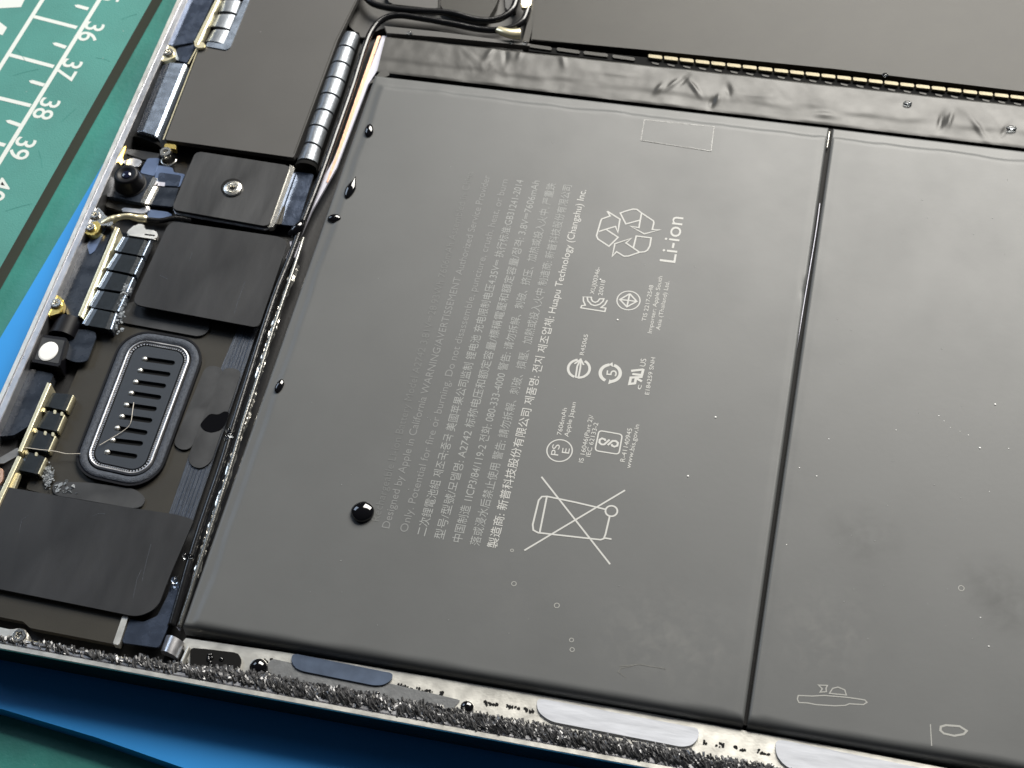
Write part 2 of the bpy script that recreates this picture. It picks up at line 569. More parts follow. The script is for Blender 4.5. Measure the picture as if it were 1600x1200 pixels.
# cutting mat: 3 mm sheet with printed scale
A, B_, C_ = P(237, 0, 3), P(68, 298, 3), P(0, 419, 3)
de = (C_ - A).normalized()
e0 = A - de * 120; e1 = A + de * 260
nx = Vector((de.y, -de.x, 0))
if nx.x > 0: nx = -nx
cm = thing('cutting_mat', 'green cutting mat with a white centimetre scale reading 36 to 39', 'cutting mat', 60, 150, 0)
bm = bmesh.new()
prism(bm, [e0, e1, e1 + nx * 300, e0 + nx * 300], 3.0, 0.0)
for v in bm.verts:                                  # the cut edge slopes outwards
    if v.co.z < 1 and min((v.co.xy - e0.xy).length, (v.co.xy - e1.xy).length) < 5: v.co -= nx * 0.25
bmesh.ops.recalc_face_normals(bm, faces=bm.faces)
for f in bm.faces: f.material_index = 0 if f.normal.z > 0.9 else 1
link_mesh('mat_sheet', bm, [MT['mat_green'], MT['mat_edge']], cm)
ZP = 3.03


def line_px(name, a, b, wid, ext0=0, ext1=0):
    zl = ZP + (0.02 if name == 'scale_line' else 0.0)
    p, q = P(*a, zl), P(*b, zl)
    d = (q - p).normalized()
    bm = bmesh.new(); ribbon_bm(bm, [p - d * ext0, q + d * ext1], wid)
    return link_mesh(name, bm, MT['print_white'], cm)


line_px('scale_line', (155, 0), (0, 252), 0.9, 60, 100)
line_px('scale_line', (66, 0), (0, 105), 0.9, 60, 150)
for a, b_ in [((50, 25), (120, 43)), ((13, 85), (84, 104)), ((-22, 148), (48, 165)), ((-60, 209), (8, 227)), ((85, -32), (154, -16))]:
    line_px('centimetre_tick', a, b_, 0.85)
for a, b_ in [((116, 8), (138, 14)), ((82, 67), (103, 74)), ((45, 126), (69, 133)), ((9, 188), (32, 196)), ((-28, 250), (-4, 258))]:
    p, q = P(*a, ZP + .01), P(*b_, ZP + .01)
    d = (q - p).normalized(); n = Vector((-d.y, d.x, 0)) * 0.42
    bm = bmesh.new()
    vs = [bm.verts.new(v) for v in (p, p + d * 0.7 - n, q - n, q + n, p + d * 0.7 + n)]
    bm.faces.new(vs)
    link_mesh('half_tick', bm, MT['print_white'], cm)
for s, cx, cy in [('35', 178, -12), ('36', 142, 50), ('37', 107, 109), ('38', 72, 170), ('39', 34, 232), ('40', -3, 296)]:
    c = P(cx, cy, ZP)
    q = c + (P(0, 252, ZP) - P(155, 0, ZP)).normalized()
    text_on('scale_number', s, c, q, 5.7, MT['print_white'], cm, bold=0.008, fit=False)['kind'] = 'stuff'
for poly in [[(-40, -30), (52, -30), (33, 11), (-40, 15)], [(-6, 30), (11, 43), (4, 55), (-12, 50)]]:
    bm = bmesh.new()
    bm.faces.new([bm.verts.new(P(a, b_, ZP)) for a, b_ in poly])
    bmesh.ops.recalc_face_normals(bm, faces=bm.faces)
    for f in bm.faces:
        if f.normal.z < 0: f.normal_flip()
    link_mesh('printed_mark', bm, MT['print_white'], cm)

for i, (a, b_, c_, d_) in enumerate([(20, 118, 60, 108), (96, 190, 118, 170), (8, 330, 50, 318), (150, 90, 172, 96), (60, 235, 66, 262), (20, 70, 40, 96), (190, 30, 214, 22)]):
    bm = bmesh.new(); ribbon_bm(bm, [P(a, b_, ZP), P((a + c_) / 2 + 1, (b_ + d_) / 2 - 1, ZP), P(c_, d_, ZP)], 0.10)
    link_mesh('knife_cut', bm, MT['bench'], cm)
# blue silicone mat
l0, l1 = P(142, 287, 3), P(16, 499, 3)
b0, b1, b2 = P(0, 1107, 3), P(150, 1152, 3), P(287, 1200, 3)
dl = (l1 - l0).normalized()
db = (b2 - b1).normalized()
corner = l1 + dl * ((b0.y - l1.y) / dl.y)
pts = [l0 - dl * 40, corner, b0, b1, b2, b2 + db * 160, Vector((190, 220, 3)), Vector((-20, 220, 3))]
bm = bmesh.new(); prism(bm, pts, 3.0, 0.35)
tag(new_obj('silicone_mat', bm, MT['silicone']), 'bright blue silicone mat lying under the opened tablet', 'silicone mat')

# ------------------------------------------------------------------ tablet housing
X0, Y0 = -43.0, -9.2
hs = thing('tablet_housing', 'opened tablet housing with silver rim and black inner tray', 'tablet housing', 400, 700, 3)


def rim_path(inset):
    r = 11.0 - inset
    out = [Vector((X0 + inset, 330, 0))]
    for y in range(300, 10, -6): out.append(Vector((X0 + inset, y, 0)))
    for i in range(13):
        a = PI + (PI / 2) * i / 12
        out.append(Vector((X0 + 11.0 + r * math.cos(a), Y0 + 11.0 + r * math.sin(a), 0)))
    for x in range(-25, 210, 6): out.append(Vector((x, Y0 + inset, 0)))
    return out


prof = [(2.6, 3.0), (1.2, 3.3), (0.25, 4.6), (0.0, 6.0), (0.0, 9.75), (0.04, 9.93), (0.12, 10.0), (0.80, 10.0), (0.84, 9.6), (1.02, 9.6), (1.08, 9.93), (2.0, 9.93), (2.12, 9.8), (2.12, FL - 0.4)]
bm = bmesh.new()
rows = []
for ins, z in prof:
    rows.append([bm.verts.new((p.x, p.y, z)) for p in rim_path(ins)])
for k, (a, b_) in enumerate(zip(rows[:-1], rows[1:])):
    for i in range(len(a) - 1):
        f = bm.faces.new((a[i], b_[i], b_[i + 1], a[i + 1]))
        f.material_index = 1 if k < 4 else (2 if k < 7 else (3 if k > 12 else 0))
        f.smooth = k < 4
bmesh.ops.recalc_face_normals(bm, faces=bm.faces)
rim = link_mesh('rim', bm, [MT['alu'], MT['alu_side'], MT['alu_bright'], MT['tray']], hs)
tag(rim, 'silver metal rim with an outer side painted dark as shade')
bm = bmesh.new()
ip = rim_path(2.0)
prism(bm, [Vector((p.x, p.y, FL)) for p in ip] + [Vector((210, 330, FL))], 2.4)
new_obj('tray', bm, MT['tray'], hs)
# inner ledge beside the bottom rim
slab('inner_ledge', [(284, 1003), (290, 996), (450, 1020), (700, 1062), (1000, 1112), (1300, 1166), (1700, 1242), (1700, 1330), (1290, 1240), (900, 1180), (600, 1122), (300, 1066)], 7.4, 1.7, MT['alu_bright'], hs, bevel=0.2)
slab('adhesive_bed', [(425, 1029), (456, 1036), (610, 1068), (720, 1094), (702, 1114), (640, 1100), (540, 1078), (440, 1060), (412, 1046)], 7.5, 0.2, MT['grey_strip'], hs, r=0.4, bevel=0.04)


def screw_tab(px, py, r, z, m, poly=None, zt=None):
    if poly: slab('screw_tab', poly, z, 1.2, m, hs, r=0.7, bevel=0.12)
    return screw(px, py, z + 0.02, r, MT['steel'], hs, 0.45)


screw_tab(264, 83, 0.95, 9.6, MT['cream'], [(252, 74), (262, 70), (275, 76), (274, 88), (266, 93), (253, 97)])
screw_tab(149, 337, 0.85, 9.6, MT['steel'], [(153, 322), (166, 338), (178, 343), (174, 355), (160, 350), (132, 364), (140, 340)])
screw_tab(142, 356, 0.85, 9.62, MT['gold'], [(146, 344), (158, 347), (156, 358), (150, 366), (140, 368), (131, 362)])
screw_tab(88, 475, 0.95, 9.6, MT['gold'], [(88, 459), (101, 470), (97, 488), (74, 495), (78, 478)])
screw_tab(31, 994, 1.15, 9.7, MT['alu_bright'], [(-40, 972), (18, 984), (34, 980), (46, 992), (44, 1004), (20, 1012), (-40, 1002)])
slab('brass_strip', [(193, 226), (197, 229), (188, 256), (182, 250)], 9.0, 0.6, MT['gold'], hs, bevel=0.05)
slab('rim_shelf', [(45, 1000), (112, 1014), (150, 1022), (205, 1028), (190, 1032), (130, 1028), (100, 1018), (44, 1008)], 8.6, 0.6, MT['cream'], hs, bevel=0.05)

# torn adhesive along the bottom rim (nobody could count the shreds)
bm = bmesh.new()
rnd = random.Random(3)
yb = Y0 + 1.45


def shred(x, y, z, L, wdt, h, ang):
    d = Vector((math.cos(ang), math.sin(ang), 0)); n = Vector((-d.y, d.x, 0))
    c = Vector((x, y, z))
    tw = rnd.uniform(-0.5, 0.5)
    base = [c - d * L / 2 - n * wdt / 2, c + d * L / 2 - n * wdt / 2, c + d * L / 2 + n * wdt / 2, c - d * L / 2 + n * wdt / 2]
    top = [c - d * L * rnd.uniform(.15, .4) + n * wdt * tw + Vector((0, 0, h)), c + d * L * rnd.uniform(.15, .4) + n * wdt * tw + Vector((0, 0, h * rnd.uniform(.5, 1.2)))]
    vb = [bm.verts.new(p) for p in base]; vt = [bm.verts.new(p) for p in top]
    bm.faces.new((vb[0], vb[1], vt[1], vt[0])); bm.faces.new((vb[2], vb[3], vt[0], vt[1]))
    bm.faces.new((vb[1], vb[2], vt[1])); bm.faces.new((vb[3], vb[0], vt[0]))


x = -30.0
while x < 140:
    dens = 0.35 if x < 4 else 1.0
    wband = 2.3 if x > 6 else (0.9 if x < -5 else 1.6)
    for k in range(int(30 * dens * max(0.25, min(1.2, 1.0 + 1.3 * noise.noise(Vector((x * 0.16, 5, 5))))))):
        t = rnd.random()
        y = yb + t * wband
        z = 10.0 - 1.7 * max(0.0, t - 0.4)
        shred(x + rnd.uniform(0, 1.2), y, z, rnd.uniform(0.6, 1.7), rnd.uniform(0.16, 0.42), rnd.uniform(0.1, 0.42), math.radians(rnd.gauss(124, 13)))
    x += 1.2
new_obj('adhesive_residue', bm, MT['residue'], hs, kind='stuff')
# backing bed of that adhesive
bm = bmesh.new()
N = 420
rows = []
for j in range(7):
    t = j / 6
    row = []
    for i in range(N):
        xx = -34 + 176 * i / (N - 1)
        wb = 2.5 if xx > 6 else (1.0 if xx < -5 else 1.0 + 1.5 * (xx + 5) / 11)
        yy = yb - 0.12 + wb * t + 0.18 * noise.noise(Vector((xx * 1.7, 3, 0))) * (t > 0.9)
        zz = 10.06 - 1.9 * max(0.0, t - 0.4) + 0.3 * noise.noise(Vector((xx * 1.9, t * 3.1, 1.0))) - (1.6 if j == 6 else 0) - (0.4 if j == 0 else 0)
        row.append(bm.verts.new((xx, yy, zz)))
    rows.append(row)
for a, b_ in zip(rows[:-1], rows[1:]):
    for i in range(N - 1): bm.faces.new((a[i], a[i + 1], b_[i + 1], b_[i]))
ab = new_obj('adhesive_bed', bm, MT['residue'], hs)

# pull tabs and the dark print left between them
tabb = slab('pull_tab', [(455, 1020), (614, 1052), (612, 1062), (600, 1070), (585, 1071), (470, 1048), (456, 1040)], 7.75, 0.3, MT['film_blue'], hs, r=1.0, bevel=0.1)
tag(tabb, 'translucent blue adhesive pull tab')
tabw = slab('pull_tab', [(838, 1090), (1092, 1138), (1092, 1152), (1082, 1164), (1066, 1167), (860, 1127), (840, 1112)], 7.75, 0.3, MT['film_white'], hs, r=1.0, bevel=0.1)
tag(tabw, 'milky white adhesive pull tab')
tabw = slab('pull_tab', [(1211, 1154), (1500, 1212), (1500, 1300), (1262, 1214), (1226, 1196), (1213, 1180)], 7.75, 0.3, MT['film_white'], hs, r=1.2, bevel=0.1)
tag(tabw, 'milky white adhesive pull tab at the right end')
bm = bmesh.new()
for x0, y0, x1, y1, k in [(622, 1071, 644, 1075, 7), (651, 1077, 676, 1082, 8), (686, 1083, 697, 1085, 3), (758, 1098, 780, 1102, 7), (790, 1103, 812, 1107, 6), (820, 1108, 835, 1110, 4), (1095, 1158, 1104, 1160, 2), (1116, 1162, 1134, 1165, 5), (1146, 1167, 1166, 1171, 5), (1182, 1173, 1202, 1178, 5), (413, 1031, 430, 1034, 5)]:
    for i in range(k * 2):
        t = rnd.random()
        c = P(x0 + (x1 - x0) * t, y0 + (y1 - y0) * t + rnd.uniform(-3, 3.5), 7.46)
        r = rnd.uniform(0.08, 0.26)
        vs = [bm.verts.new((c.x + r * rnd.uniform(.6, 1.3) * math.cos(a), c.y + r * rnd.uniform(.6, 1.3) * math.sin(a), 7.46 + 0.002 * i)) for a in [j * PI / 4 for j in range(8)]]
        bm.faces.new(vs)
link_mesh('smeared_code_print', bm, MT['black'], hs, kind='stuff')
slab('corner_pad', [(297, 1012), (322, 1014), (372, 1020), (377, 1030), (370, 1056), (350, 1056), (297, 1050)], 8.0, 0.7, MT['gasket'], hs, r=0.5, bevel=0.15)
for i in range(14):
    a = rnd.uniform(325, 362); b_ = rnd.uniform(1020, 1048)
    c = P(a, b_, 8.0); bm = bmesh.new()
    lathe_bm(bm, c, [(0.30, -0.1), (0.28, 0.08), (0.17, 0.22), (0.03, 0.27)], 10)
    o = new_obj('adhesive_bead', bm, MT['drop_black'], hs, smooth=True)

# ------------------------------------------------------------------ battery
bt = thing('tablet_battery', 'large flat two-cell black battery printed with grey lettering', 'battery', 800, 600, FL)


def hprof(d, ledge, drop):
    if d <= 0: return -3.0
    if ledge < 0.6:                                   # pillow edge, no ledge
        k = 1 - min(1.0, d / 1.5)
        return -1.5 * (1 - math.sqrt(max(0.0, 1 - k * k)))
    if d < 0.12: return lerp(-1.6, -drop, d / 0.12)
    if d < ledge: return lerp(-drop, -drop * 0.82, (d - 0.12) / (ledge - 0.12))
    k = (d - ledge) / 1.0
    if k < 1: return -drop * 0.82 * (1 - (3 * k * k - 2 * k ** 3))
    return 0.0


def cell(px, ledges, seed, label):
    q = [P(a, b_, BT) for a, b_ in px]
    W = (q[1] - q[0]).length; H = (q[3] - q[0]).length
    near = [0, 0.1, 0.35, 0.7, 1.05, 1.4, 1.75, 2.1, 2.45, 2.8, 3.2, 3.8, 4.6]

    def axis(L):
        m = []
        t = 6.0
        while t < L - 5.5: m.append(t); t += 1.6
        return near + m + [L - v for v in near[::-1]]
    us, vs = axis(W), axis(H)
    bm = bmesh.new()
    grid = []
    for v in vs:
        row = []
        for u in us:
            p = quad_at(q, u / W, v / H)
            wn = lambda s, x: 1 + 0.30 * noise.noise(Vector((x * 0.12, seed + s, 0))) + 0.16 * noise.noise(Vector((x * 0.5, seed + s, 4)))
            z = min(hprof(u, ledges[0] * wn(1, v), ledges[4]), hprof(v, ledges[1] * wn(2, u), ledges[5]),
                    hprof(W - u, ledges[2] * wn(3, v), ledges[6]), hprof((H - v) / (wn(4, u) + 0.35 * noise.noise(Vector((p.x * 0.09, seed, 8)))), ledges[3], ledges[7]))
            d = min(u, v, W - u, H - v)
            if 0.3 < d < 6:
                z += 0.03 * noise.noise(Vector((p.x * 0.25, p.y * 0.25, seed))) * (1 - d / 6)
            row.append(bm.verts.new((p.x, p.y, BT + z)))
        grid.append(row)
    for a, b_ in zip(grid[:-1], grid[1:]):
        for i in range(len(us) - 1):
            f = bm.faces.new((a[i], b_[i], b_[i + 1], a[i + 1])); f.smooth = True
    o = new_obj('battery_cell', bm, MT['pouch'], bt)
    o['label'] = label
    return o


#            left top right bottom ledge, then drops
c1 = cell([(585, 115), (1296, 196.5), (1162.5, 1130.5), (283, 979)], (1.5, 2.1, 0.7, 0.3, 0.32, 0.34, 0.06, 0.7), 1.0, 'battery cell carrying the printed label')
c2 = cell([(1301.5, 197.5), (1760, 252), (1640, 1212), (1167, 1132)], (0.9, 2.1, 0.9, 0.3, 0.03, 0.34, 0.3, 0.7), 9.0, 'blank battery cell with dried outlines')
c2z = BT
slab('seam_shade', [(1291, 192), (1304, 194), (1169, 1134), (1158, 1132)], 7.9, 2.2, MT['black'], bt, bevel=0.0)  # black slab added to make the open gap read dark
# thin bright tubes added as painted glints in the seam
tube('seam_glint', pxpath([(1281, 318, 8.3), (1275, 362, 8.5), (1262, 440, 8.6), (1252, 500, 8.6), (1244, 548, 8.5), (1241, 562, 8.2)]), 0.09, MT['lavender'], bt, sides=6)
tube('seam_glint', pxpath([(1296, 206, 8.5), (1295, 214, 8.6), (1292, 232, 8.3)]), 0.12, MT['alu_bright'], bt, sides=6)
# wrap band over the cell tabs
q = [P(603, 56, 8.3), P(1680, 172, 8.3), P(1680, 241.5, 8.3), P(589, 112.5, 8.3)]
CREASES = [(765, 84, 1.6, 1.3, .35, .5), (790, 88, 1.5, 1.75, -.3, .45), (812, 86, 1.2, 1.5, .25, .4), (880, 96, 1.5, 1.9, .2, .5), (1030, 140, 1.4, 1.2, .45, .45), (1052, 132, 1.6, 1.0, .4, .4),
           (1068, 126, 1.4, 1.1, -.35, .35), (1085, 138, 2.0, 2.2, .4, .35), (1112, 160, 1.3, 1.5, -.5, .5), (1122, 156, 1.2, 1.5, .4, .35), (1138, 142, 1.5, 1.8, -.3, .45), (1180, 150, 3.0, 0.1, .12, .5),
           (1290, 180, 2.2, 0.05, .35, .8), (1470, 190, 2.0, 1.45, -.5, .45), (1484, 188, 2.0, 1.4, .5, .4), (1528, 200, 2.5, 2.1, .35, .5), (1570, 205, 1.6, 1.2, -.4, .4), (960, 116, 3.0, 0.0, .14, .5)]
NU, NV = 420, 26
bm = bmesh.new(); rows = []
Wb = (q[1] - q[0]).length
for j in range(NV + 1):
    row = []
    for i in range(NU + 1):
        u, v = i / NU, j / NV
        p = quad_at(q, u, v)
        n1 = noise.noise(Vector((p.x * 0.16, p.y * 0.30, 2.0)))
        gate = max(0.0, noise.noise(Vector((p.x * 0.045 + 3.1, 0.3, 7))) + 0.12)
        cre = noise.ridged_multi_fractal(Vector((p.x * 0.22 + 0.12 * p.y, p.y * 0.13, 5.0)), 1.0, 2.0, 3, 1.0, 2.0)
        z = 8.35 + 0.10 * n1 + gate * 0.5 * (cre - 1.2) * math.sin(PI * min(1, v * 1.15)) * 0.6
        z += -0.10 * max(0.0, min(1.0, (v - 0.62 - 0.1 * n1) * 8)) + 0.16 * v
        for cx_, cy_, ln_, an_, am_, wd_ in CREASES:
            c_ = P(cx_, cy_, 8.3); dx_, dy_ = p.x - c_.x, p.y - c_.y
            a_ = dx_ * math.cos(an_) + dy_ * math.sin(an_); b2_ = -dx_ * math.sin(an_) + dy_ * math.cos(an_)
            if abs(a_) < ln_ * 2 and abs(b2_) < wd_ * 4:
                z += 0.7 * am_ * math.exp(-(a_ / ln_) ** 2) * math.exp(-(b2_ / wd_) ** 2)
        z += 0.035 * noise.noise(Vector((p.x * 0.5, p.y * 0.4, 11)))
        if j == NV: z = 8.35
        if j == 0: z = 7.2
        row.append(bm.verts.new((p.x, p.y, z)))
    rows.append(row)
for a, b_ in zip(rows[:-1], rows[1:]):
    for i in range(NU):
        f = bm.faces.new((a[i], b_[i], b_[i + 1], a[i + 1])); f.smooth = True
new_obj('wrap_tape', bm, MT['wrap'], bt)
slab('tape_corner', [(594, 112), (604, 106), (609, 117), (585, 128), (577, 131)], 8.5, 0.3, MT['wrap'], bt, r=0.3, bevel=0.1)

ZI = BT + 0.03
LINES = [  # ink grey drops towards the left: wear plus sheen-lost contrast, painted into colour
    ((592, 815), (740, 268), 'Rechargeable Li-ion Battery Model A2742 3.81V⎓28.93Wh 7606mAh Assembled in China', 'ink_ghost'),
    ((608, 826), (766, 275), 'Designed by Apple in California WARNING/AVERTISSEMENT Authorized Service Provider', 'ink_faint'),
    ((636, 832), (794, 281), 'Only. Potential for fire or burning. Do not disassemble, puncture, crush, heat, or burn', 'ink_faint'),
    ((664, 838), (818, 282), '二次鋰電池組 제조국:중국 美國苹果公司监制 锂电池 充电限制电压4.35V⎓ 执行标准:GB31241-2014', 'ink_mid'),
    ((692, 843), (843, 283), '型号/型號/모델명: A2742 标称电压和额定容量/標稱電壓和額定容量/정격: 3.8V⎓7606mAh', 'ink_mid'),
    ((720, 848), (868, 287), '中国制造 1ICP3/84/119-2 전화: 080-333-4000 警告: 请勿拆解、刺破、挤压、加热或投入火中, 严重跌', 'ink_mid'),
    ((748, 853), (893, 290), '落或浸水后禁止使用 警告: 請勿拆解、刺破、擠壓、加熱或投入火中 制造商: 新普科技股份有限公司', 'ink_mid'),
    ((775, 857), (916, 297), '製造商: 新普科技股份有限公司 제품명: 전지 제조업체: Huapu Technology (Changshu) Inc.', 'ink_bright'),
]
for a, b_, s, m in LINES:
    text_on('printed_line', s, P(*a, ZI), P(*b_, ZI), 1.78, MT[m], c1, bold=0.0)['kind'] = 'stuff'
SMALL = [
    ((928, 460), (938, 418), 'XUJ00346-', 1.05), ((941, 462), (946, 438), '20018', 1.05),
    ((1009, 502), (1021, 446), 'TIS 2217-2548', 1.0), ((1018, 521), (1035, 432), 'Importer: Apple South', 1.0), ((1031, 516), (1046, 440), 'Asia (Thailand) Ltd.', 1.0),
    ((912, 555), (919, 523), 'R45065', 1.0), ((1014, 617), (1024, 559), 'E184259 SNH', 1.0), ((1001, 609), (1003, 602), 'c', 1.2), ((1008, 573), (1010, 561), 'US', 1.3),
    ((877, 680), (886, 638), '7606mAh', 1.05), ((888, 683), (900, 629), 'Apple Japan', 1.05),
    ((911, 723), (927, 649), 'IS 16046(Part 2)/', 1.05), ((922, 714), (935, 661), 'IEC 62133-2', 1.05),
    ((976, 722), (988, 670), 'R-41140945', 1.1), ((985, 732), (999, 664), 'www.bis.gov.in', 1.1),
    ((872, 712), (875, 695), 'PS', 1.7), ((889, 709), (890.5, 701), 'E', 1.7), ((963, 588), (964, 579), '5', 2.4),
]
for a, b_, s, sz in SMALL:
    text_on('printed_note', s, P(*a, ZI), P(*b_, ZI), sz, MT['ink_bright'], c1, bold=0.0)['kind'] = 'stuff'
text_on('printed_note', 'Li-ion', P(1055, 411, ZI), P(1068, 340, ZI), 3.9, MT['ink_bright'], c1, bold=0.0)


def zz(ox, oy, s, pts): return [(ox + a / s, oy + b_ / s) for a, b_ in pts]


R1 = lambda pts: zz(925, 315, 12, pts)
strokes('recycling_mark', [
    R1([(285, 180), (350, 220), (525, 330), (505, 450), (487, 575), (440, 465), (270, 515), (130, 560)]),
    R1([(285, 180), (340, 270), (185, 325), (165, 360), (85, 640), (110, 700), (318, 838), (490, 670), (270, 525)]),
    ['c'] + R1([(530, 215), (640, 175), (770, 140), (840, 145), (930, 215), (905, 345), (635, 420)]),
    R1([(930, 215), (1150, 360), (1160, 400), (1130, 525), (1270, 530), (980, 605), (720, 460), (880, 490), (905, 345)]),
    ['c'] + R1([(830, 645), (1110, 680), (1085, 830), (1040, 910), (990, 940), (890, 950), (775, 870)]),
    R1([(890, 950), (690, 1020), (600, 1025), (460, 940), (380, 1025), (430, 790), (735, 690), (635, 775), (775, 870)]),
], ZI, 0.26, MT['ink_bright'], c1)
R2 = lambda pts: zz(895, 410, 10, pts)
strokes('certification_mark', [
    ['c'] + R2([(165, 535), (225, 540), (235, 600), (290, 660), (350, 675), (420, 655), (470, 610), (485, 570), (420, 570), (390, 610), (350, 625), (310, 610), (290, 575), (290, 545)]),
    R2([(165, 535), (165, 600), (195, 670), (140, 675), (125, 710), (500, 768), (515, 715), (440, 705), (500, 660), (540, 590)]),
], ZI, 0.24, MT['ink_bright'], c1)
R3 = lambda pts: zz(895, 410, 10, pts)
bm = bmesh.new()
ribbon_bm(bm, circ(982, 469.5, ZI, 1.92), 0.2, True)
for k, ln in enumerate([R3([(890, 490), (1000, 610), (845, 695), (735, 580), (890, 490)]), R3([(890, 490), (845, 695)]), R3([(735, 580), (1000, 610)])]):
    ribbon_bm(bm, [P(a, b_, ZI + .004 * (k + 1)) for a, b_ in ln], 0.26)
link_mesh('diamond_mark', bm, MT['ink_bright'], c1)
bm = bmesh.new()
ribbon_bm(bm, circ(904.5, 576, ZI, 1.75, 30, PI / 2 + 0.3, PI * 1.45), 0.42)
ribbon_bm(bm, circ(904.5, 576, ZI, 1.75, 30, PI * 1.53, PI * 2.5 - 0.3), 0.42)
R4 = lambda pts: zz(875, 530, 10, pts)
for k, ln in enumerate([[(325, 305), (270, 420), (245, 590), (265, 600)], [(325, 305), (320, 430), (290, 590), (265, 600)], [(225, 385), (325, 315), (370, 405)]]):
    ribbon_bm(bm, [P(a, b_, ZI + .004 * (k + 1)) for a, b_ in R4(ln)], 0.28)
link_mesh('arrow_mark', bm, MT['ink_bright'], c1)
bm = bmesh.new()
ribbon_bm(bm, circ(953.5, 583, ZI, 1.62, 30, PI / 2 + 0.25, PI * 1.42), 0.55)
ribbon_bm(bm, circ(953.5, 583, ZI, 1.62, 30, PI * 1.56, PI * 2.5 - 0.1), 0.55)
for ln in [[(762, 395), (820, 360), (830, 435)], [(750, 705), (775, 625), (818, 680)]]:
    bm.faces.new([bm.verts.new(P(a, b_, ZI + .004)) for a, b_ in R4(ln)])
link_mesh('period_mark', bm, MT['ink_bright'], c1)
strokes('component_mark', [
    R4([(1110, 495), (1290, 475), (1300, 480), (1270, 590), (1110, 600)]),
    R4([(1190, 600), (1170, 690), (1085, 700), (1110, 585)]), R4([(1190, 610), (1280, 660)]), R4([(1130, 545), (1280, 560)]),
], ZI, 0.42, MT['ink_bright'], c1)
bm = bmesh.new(); ribbon_bm(bm, circ(874.3, 704, ZI, 2.0), 0.2, True)
link_mesh('circle_mark', bm, MT['ink_bright'], c1)
R5 = lambda pts: zz(845, 620, 10, pts)
sq = round_poly([P(a, b_, ZI) for a, b_ in R5([(910, 525), (1275, 590), (1220, 900), (845, 840)])], 0.6)
bm = bmesh.new(); ribbon_bm(bm, sq, 0.22, True)
for ln in [[(1075, 670), (990, 745), (950, 745), (915, 715), (920, 670), (955, 650), (1000, 665), (1010, 690)], [(1045, 755), (1120, 690), (1170, 690), (1205, 720), (1195, 765), (1150, 780), (1115, 765), (1105, 740)]]:
    ribbon_bm(bm, [P(a, b_, ZI + .004) for a, b_ in R5(ln)], 0.33)
link_mesh('standards_mark', bm, MT['ink_bright'], c1)
R6 = lambda pts: zz(800, 500, 3, pts)
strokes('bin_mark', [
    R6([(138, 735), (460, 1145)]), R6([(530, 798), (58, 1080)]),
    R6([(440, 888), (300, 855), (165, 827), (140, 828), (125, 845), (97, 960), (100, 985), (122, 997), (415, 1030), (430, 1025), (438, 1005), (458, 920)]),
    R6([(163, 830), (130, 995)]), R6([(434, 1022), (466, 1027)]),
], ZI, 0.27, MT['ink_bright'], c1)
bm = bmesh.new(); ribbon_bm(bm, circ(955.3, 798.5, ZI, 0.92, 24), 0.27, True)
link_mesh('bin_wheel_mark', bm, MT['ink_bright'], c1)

# dried outlines and stray specks on the cells
R7 = lambda pts: zz(1080, 1060, 3.077, pts)
strokes('dried_outline', [
    ['c'] + R7([(515, 82), (580, 85), (640, 82), (740, 90), (800, 98), (835, 104), (845, 115), (828, 126), (760, 122), (740, 130), (690, 132), (600, 126), (560, 118), (518, 116), (510, 100)]),
    ['c'] + R7([(680, 48), (705, 42), (738, 55), (746, 80), (665, 72)]),
    ['c'] + R7([(612, 32), (655, 34), (648, 48), (650, 64), (620, 66), (630, 50)]),
], ZI, 0.17, MT['mark'], c2)
strokes('dried_outline', [['c'] + R7([(1200, 232), (1225, 225), (1290, 230), (1325, 252), (1310, 268), (1265, 276), (1215, 265), (1198, 250)])], ZI, 0.3, MT['mark'], c2)
strokes('dried_outline', [R7([(1150, 220), (1156, 325)])], ZI, 0.14, MT['mark'], c2)
strokes('dried_outline', [[(990, 1040), (970, 1044), (966, 1050), (978, 1058)], [(968, 1041), (1000, 1038), (1040, 1045)]], ZI, 0.12, MT['clear'], c1)
for a, b_, r in [(803, 912, .35), (870, 946, .38), (893, 1000, .3), (894, 1015, .32), (800, 860, .22)]:
    bm = bmesh.new(); ribbon_bm(bm, circ(a, b_, ZI, r, 14), 0.11, True)
    link_mesh('dried_ring', bm, MT['mark'], c1)
bm = bmesh.new(); ribbon_bm(bm, circ(1502, 919, ZI, .42, 14), 0.1, True)
link_mesh('dried_ring', bm, MT['mark'], c2)
def patch(name, px, py, z, r, m, parent, sx=1.0):
    c = P(px, py, z)
    bm = bmesh.new()
    bm.faces.new([bm.verts.new((c.x + r * sx * math.cos(a), c.y + r * math.sin(a), z)) for a in [2 * PI * k / 28 for k in range(28)]])
    return link_mesh(name, bm, m, parent)


for k, (a, b_, r, m, pc) in enumerate([(1010, 985, 10, 'smear', c1), (1085, 1010, 10, 'smear', c1), (1290, 985, 10, 'smear', c2), (1550, 915, 7, 'stain', c2), (1574, 948, 7, 'stain', c2), (1345, 838, 7, 'stain', c2),
                                       (800, 900, 15, 'finger', c1)]):
    patch('smear', a, b_, BT + 0.012 + 0.001 * k, r, MT[m], pc)
